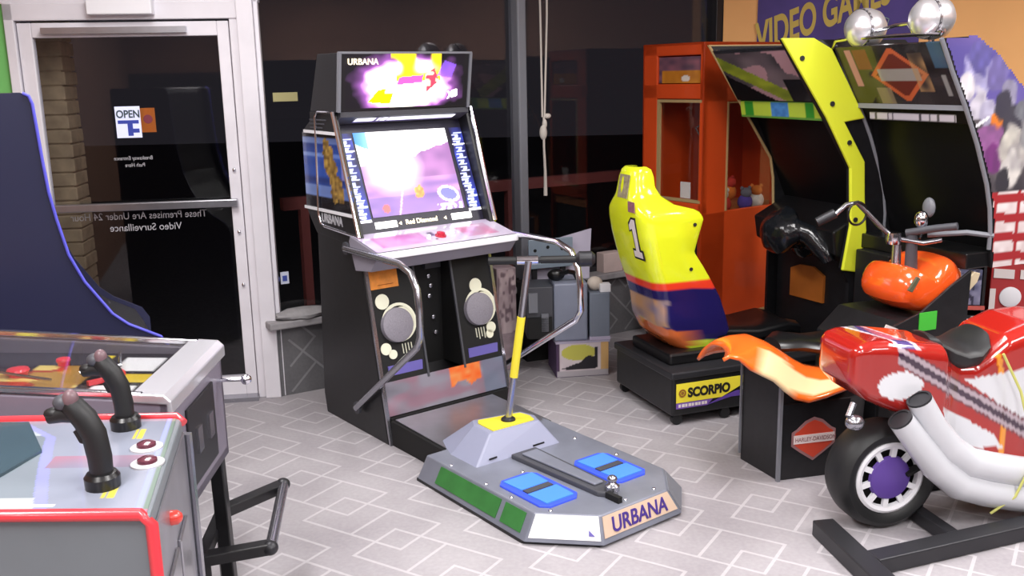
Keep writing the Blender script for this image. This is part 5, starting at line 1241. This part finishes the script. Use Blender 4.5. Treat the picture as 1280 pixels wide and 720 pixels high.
mb.rings(rg); mb.build('saddle', M['rubber'], Bk, smooth=True)
def wheel(ux, nm):
    R_ = 0.20; wy0, wy1 = 0.0, 0.15; zc_ = 0.203
    mb = MB(); mb.lathe([(0.135,wy0+0.018),(0.150,wy0+0.004),(0.172,wy0),(0.190,wy0+0.014),(0.199,wy0+0.045),(0.2,(wy0+wy1)/2),(0.199,wy1-0.045),(0.190,wy1-0.014),(0.172,wy1),(0.150,wy1-0.004),(0.135,wy1-0.018)], (ux,0,zc_), 'y', 48, cap=False)
    ty = mb.build(nm, M['rubber'], Bk, smooth=True)
    mb = MB(); mb.lathe([(0.136,wy0+0.03),(0.136,wy0+0.012),(0.126,wy0+0.006),(0.113,wy0+0.012),(0.110,wy0+0.03)], (ux,0,zc_), 'y', 40, cap=False)
    for k in range(10):
        a = 2*PI*k/10+0.2; c_, s_ = math.cos(a), math.sin(a)
        mb.bar((ux+0.045*c_, wy0+0.022, zc_+0.045*s_), (ux+0.116*c_, wy0+0.018, zc_+0.116*s_), 0.020, 0.014, up=(0,1,0))
    mb.build('spoked_rim', M['whitep'], ty)
    mb = MB(); mb.lathe([(0.134,wy0+0.045),(0.134,wy0+0.05),(0.001,wy0+0.05)], (ux,0,zc_), 'y', 32); mb.build('wheel_back_disc', M['blackm'], ty)
    mb = MB(); mb.lathe([(0.084,wy0+0.02),(0.078,wy0+0.008),(0.05,wy0+0.001),(0.001,wy0-0.002)], (ux,0,zc_), 'y', 28); mb.build('purple_hub', M['purple'], ty, smooth=True)
    return ty
wheel(-0.010, 'wheel'); wheel(0.88, 'wheel')
mb = MB(); mb.prism([(0.02,0.46),(0.10,0.36),(0.20,0.24),(0.20,0.14),(0.42,0.10),(0.75,0.10),(0.75,0.3),(0.2,0.46)], 'y', 0.03, 0.17); mb.build('engine_block', M['black'], Bk, bevel=0.01)
mb = MB(); mb.bar((0.045,0.004,0.215),(0.16,0.012,0.26),0.03,0.012); mb.build('swing_arm', M['blackm'], Bk)
for pts, yy, nm in (([(-0.037,0.455),(0.04,0.36),(0.12,0.265),(0.21,0.19),(0.32,0.150),(0.45,0.115),(0.60,0.085)], -0.065, 0), ([(0.035,0.520),(0.09,0.425),(0.16,0.335),(0.25,0.265),(0.35,0.235),(0.47,0.205),(0.60,0.18)], -0.06, 1)):
    P3 = [(x, yy, z) for x, z in pts]; r = 0.054
    mb = MB(); mb.tube(P3, [r*0.82,r*0.9,r,r*1.05,r*1.05,r*1.05,r*1.05], 20); ex = mb.build('exhaust_pipe', M['exh'], Bk, smooth=True)
    d_e = (Vector(P3[0])-Vector(P3[1])).normalized()
    mb = MB(); mb.lathe([(0.036,0.0),(0.036,0.003)], Vector(P3[0])+d_e*0.001, d_e, 18); mb.lathe([(0.044,0),(0.044,0.008),(0.036,0.008),(0.036,0)], Vector(P3[0]), d_e, 20, cap=False); mb.build('pipe_mouth', M['charcoal'], ex, smooth=True)
mb = MB(); mb.box(0.115,0.165,0.05,0.15,0.04,0.33); mb.build('support_post', M['blackp'], Bk, bevel=0.004)
mb = MB(); mb.bar((-0.235,-0.245,0.031),(1.1,-0.06,0.031),0.075,0.057); mb.bar((0.14,0.28,0.03),(1.1,0.34,0.03),0.06,0.06); mb.bar((-0.255,0.04,0.03),(-0.30,-0.75,0.03),0.08,0.06); mb.bar((1.1,-0.5,0.03),(1.1,0.38,0.03),0.075,0.06)
mb.bar((0.14,-0.16,0.03),(0.14,0.30,0.03),0.05,0.05); 
mb.bar((0.14,0.10,0.14),(0.75,0.10,0.17),0.05,0.05)
mb.build('base_frame', M['charcoal'], Bk, bevel=0.005)
mb = MB(); mb.tube([(0.36,-0.055,0.66),(0.43,-0.075,0.52),(0.455,-0.115,0.36),(0.45,-0.125,0.24),(0.41,-0.12,0.14),(0.33,-0.10,0.075)], 0.005, 8); mb.build('yellow_cable', mat('yellow_green_cable', (196,196,110), 0.5), Bk, smooth=True)
mb = MB(); mb.ball((-0.18,-0.01,0.44),(0.035,0.03,0.028)); mb.tube([(-0.20,0.0,0.46),(-0.17,0.02,0.50)],0.012,8); mb.build('tail_lamp', M['chromedk'], Bk, smooth=True)
mb = MB(); mb.tube([(0.75,-0.08,0.84),(0.70,0.02,0.86),(0.70,0.18,0.86),(0.75,0.28,0.84)],0.014,10); mb.tube([(0.70,0.10,0.86),(0.75,0.10,0.74)],0.016,10); mb.build('handlebar', M['chromedk'], Bk, smooth=True)

# ================================================================== 8. machines and boxes at the right edge
Vm = thing('vending_machine', 'red sticker vending machine with rows of white cards and a round white dial', 'vending machine', (2.615, 5.12, 0), -10)
mb = MB(); mb.prism([(0.0,0.02),(0.46,0.02),(0.46,1.02),(0.10,1.0),(0.0,0.96)], 'y', 0.0, 0.40); mb.build('cabinet_body', M['redbox'], Vm, bevel=0.006)
for r_ in range(5):
    for c_ in range(3):
        mb = MB(); x0 = 0.012+c_*0.135; z0 = 0.90-r_*0.085
        mb.prism([(x0,z0-0.028-c_*0.006),(x0+0.105,z0-0.034-c_*0.006),(x0+0.105,z0+0.016-c_*0.006),(x0,z0+0.022-c_*0.006)], 'y', -0.006, 0.0)
        mb.build('white_card', M['card'], Vm)
mb = MB(); mb.lathe([(0.056,0),(0.056,0.008),(0.048,0.012),(0.002,0.013)], (0.105,0.0,0.425), (0,-1,0), 28); mb.build('round_dial', M['whitep'], Vm, smooth=True)
mb = MB(); mb.box(0.0,0.03,-0.004,0,0.30,0.47); mb.build('pale_strip', M['card'], Vm)

Sh = thing('shelf_unit', 'low red edged shelf unit behind the orange tank', 'shelf', (2.365, 5.14, 0), -10)
mb = MB(); mb.box(0,0.22,0.0,0.30,0.60,0.62); mb.box(0,0.22,0.0,0.30,0.355,0.375); mb.box(0,0.22,0.0,0.30,0.10,0.12); mb.box(0,0.015,0,0.30,0,0.62); mb.box(0.205,0.22,0,0.30,0,0.62); mb.box(0,0.22,0.29,0.30,0,0.62)
mb.build('shelf_frame', M['black'], Sh)
for z_ in (0.60, 0.355):
    mb = MB(); mb.box(-0.002,0.222,-0.008,0,z_,z_+0.022); mb.build('red_edge', mat('salmon_red_edge', (206,96,86), 0.5), Sh)
def rw(x, y, z, yaw=-10, base=(2.365,5.14)):
    a = math.radians(yaw); return (base[0]+x*math.cos(a)-y*math.sin(a), base[1]+x*math.sin(a)+y*math.cos(a), z)
q = thing('carton', 'small orange brown box on top of the red edged shelf', 'box', rw(0.05,0.02,0.622), -4)
mb = MB(); mb.box(0,0.115,0,0.1,0,0.085); mb.build('box_body', mat('orange_brown_card', (196,106,62), 0.6, noise=.08, nscale=12), q, bevel=0.003)
mb = MB(); mb.box(0.045,0.06,-0.001,0.101,0.0,0.086); mb.build('tape', M['card'], q)
q = thing('carton', 'blue grey printed box on the middle shelf below the orange brown box', 'box', rw(0.018,0.015,0.377), -12)
mb = MB(); mb.box(0,0.184,0,0.2,0,0.20); mb.build('box_body', mat('blue_grey_card', (112,112,140), 0.6), q, bevel=0.003)
art('printed_face', (0.003,-0.0012,0.003), (0.178,0,0), (0,0,0.194), 30, 30, lambda u, v: mix((86,88,122),(160,158,186), vnoise(u*6, v*6)) if vnoise(u*9, v*9+3) > .35 else (56,56,80), M['art'], q)
q = thing('carton', 'black and white checkered box on the bottom shelf by the red vending machine', 'box', rw(0.018,0.015,0.12), -12)
mb = MB(); mb.box(0,0.184,0,0.2,0,0.20); mb.build('box_body', M['blackm'], q, bevel=0.003)
art('checkered_face', (0.003,-0.0012,0.003), (0.178,0,0), (0,0,0.194), 30, 30, lambda u, v: (206,206,210) if vnoise(u*7+2, v*7) > .55 else (34,34,38), M['art'], q)
q = thing('paper_bag', 'pale lilac white bag standing on the floor below the shelf near the red ride', 'bag', (2.22, 4.95, 0), -10)
mb = MB(); mb.frustum([(0,0),(0.14,0),(0.14,0.1),(0,0.1)], [(0.01,0.03),(0.13,0.03),(0.13,0.07),(0.01,0.07)], 0.0, 0.42); mb.build('bag_body', mat('lilac_white_paper', (196,186,206), 0.6), q, bevel=0.004)
mb = MB(); mb.tube([(0.04,0.05,0.42),(0.045,0.05,0.47),(0.095,0.05,0.47),(0.10,0.05,0.42)],0.004,8); mb.build('bag_handle', M['rope'], q)

# ------------------------------------------------------------------ world, camera, view
w = bpy.data.worlds.new('night'); scene.world = w; w.use_nodes = True
bg = w.node_tree.nodes['Background']; bg.inputs['Color'].default_value = (*rgb(52,50,56), 1); bg.inputs['Strength'].default_value = 0.35
cam = bpy.data.cameras.new('camera'); co = bpy.data.objects.new('camera', cam); COL.objects.link(co); scene.camera = co
cam.sensor_width = 36; cam.lens = 36*1200/1280; cam.clip_start = 0.05; cam.clip_end = 200
p, r = math.radians(12.35), math.radians(-1.2)
f = Vector((0, math.cos(p), -math.sin(p))); rt = Vector((1,0,0)); up = rt.cross(f)
r2 = rt*math.cos(r)+up*math.sin(r); u2 = -rt*math.sin(r)+up*math.cos(r); b_ = -f
co.matrix_world = Matrix(((r2.x,u2.x,b_.x,0),(r2.y,u2.y,b_.y,0),(r2.z,u2.z,b_.z,1.65),(0,0,0,1)))
vs_ = scene.view_settings; scene.display_settings.display_device = 'sRGB'
vs_.view_transform = 'Standard'; vs_.look = 'None'; vs_.gamma = 1.0; vs_.use_curve_mapping = False; vs_.exposure = 0.32
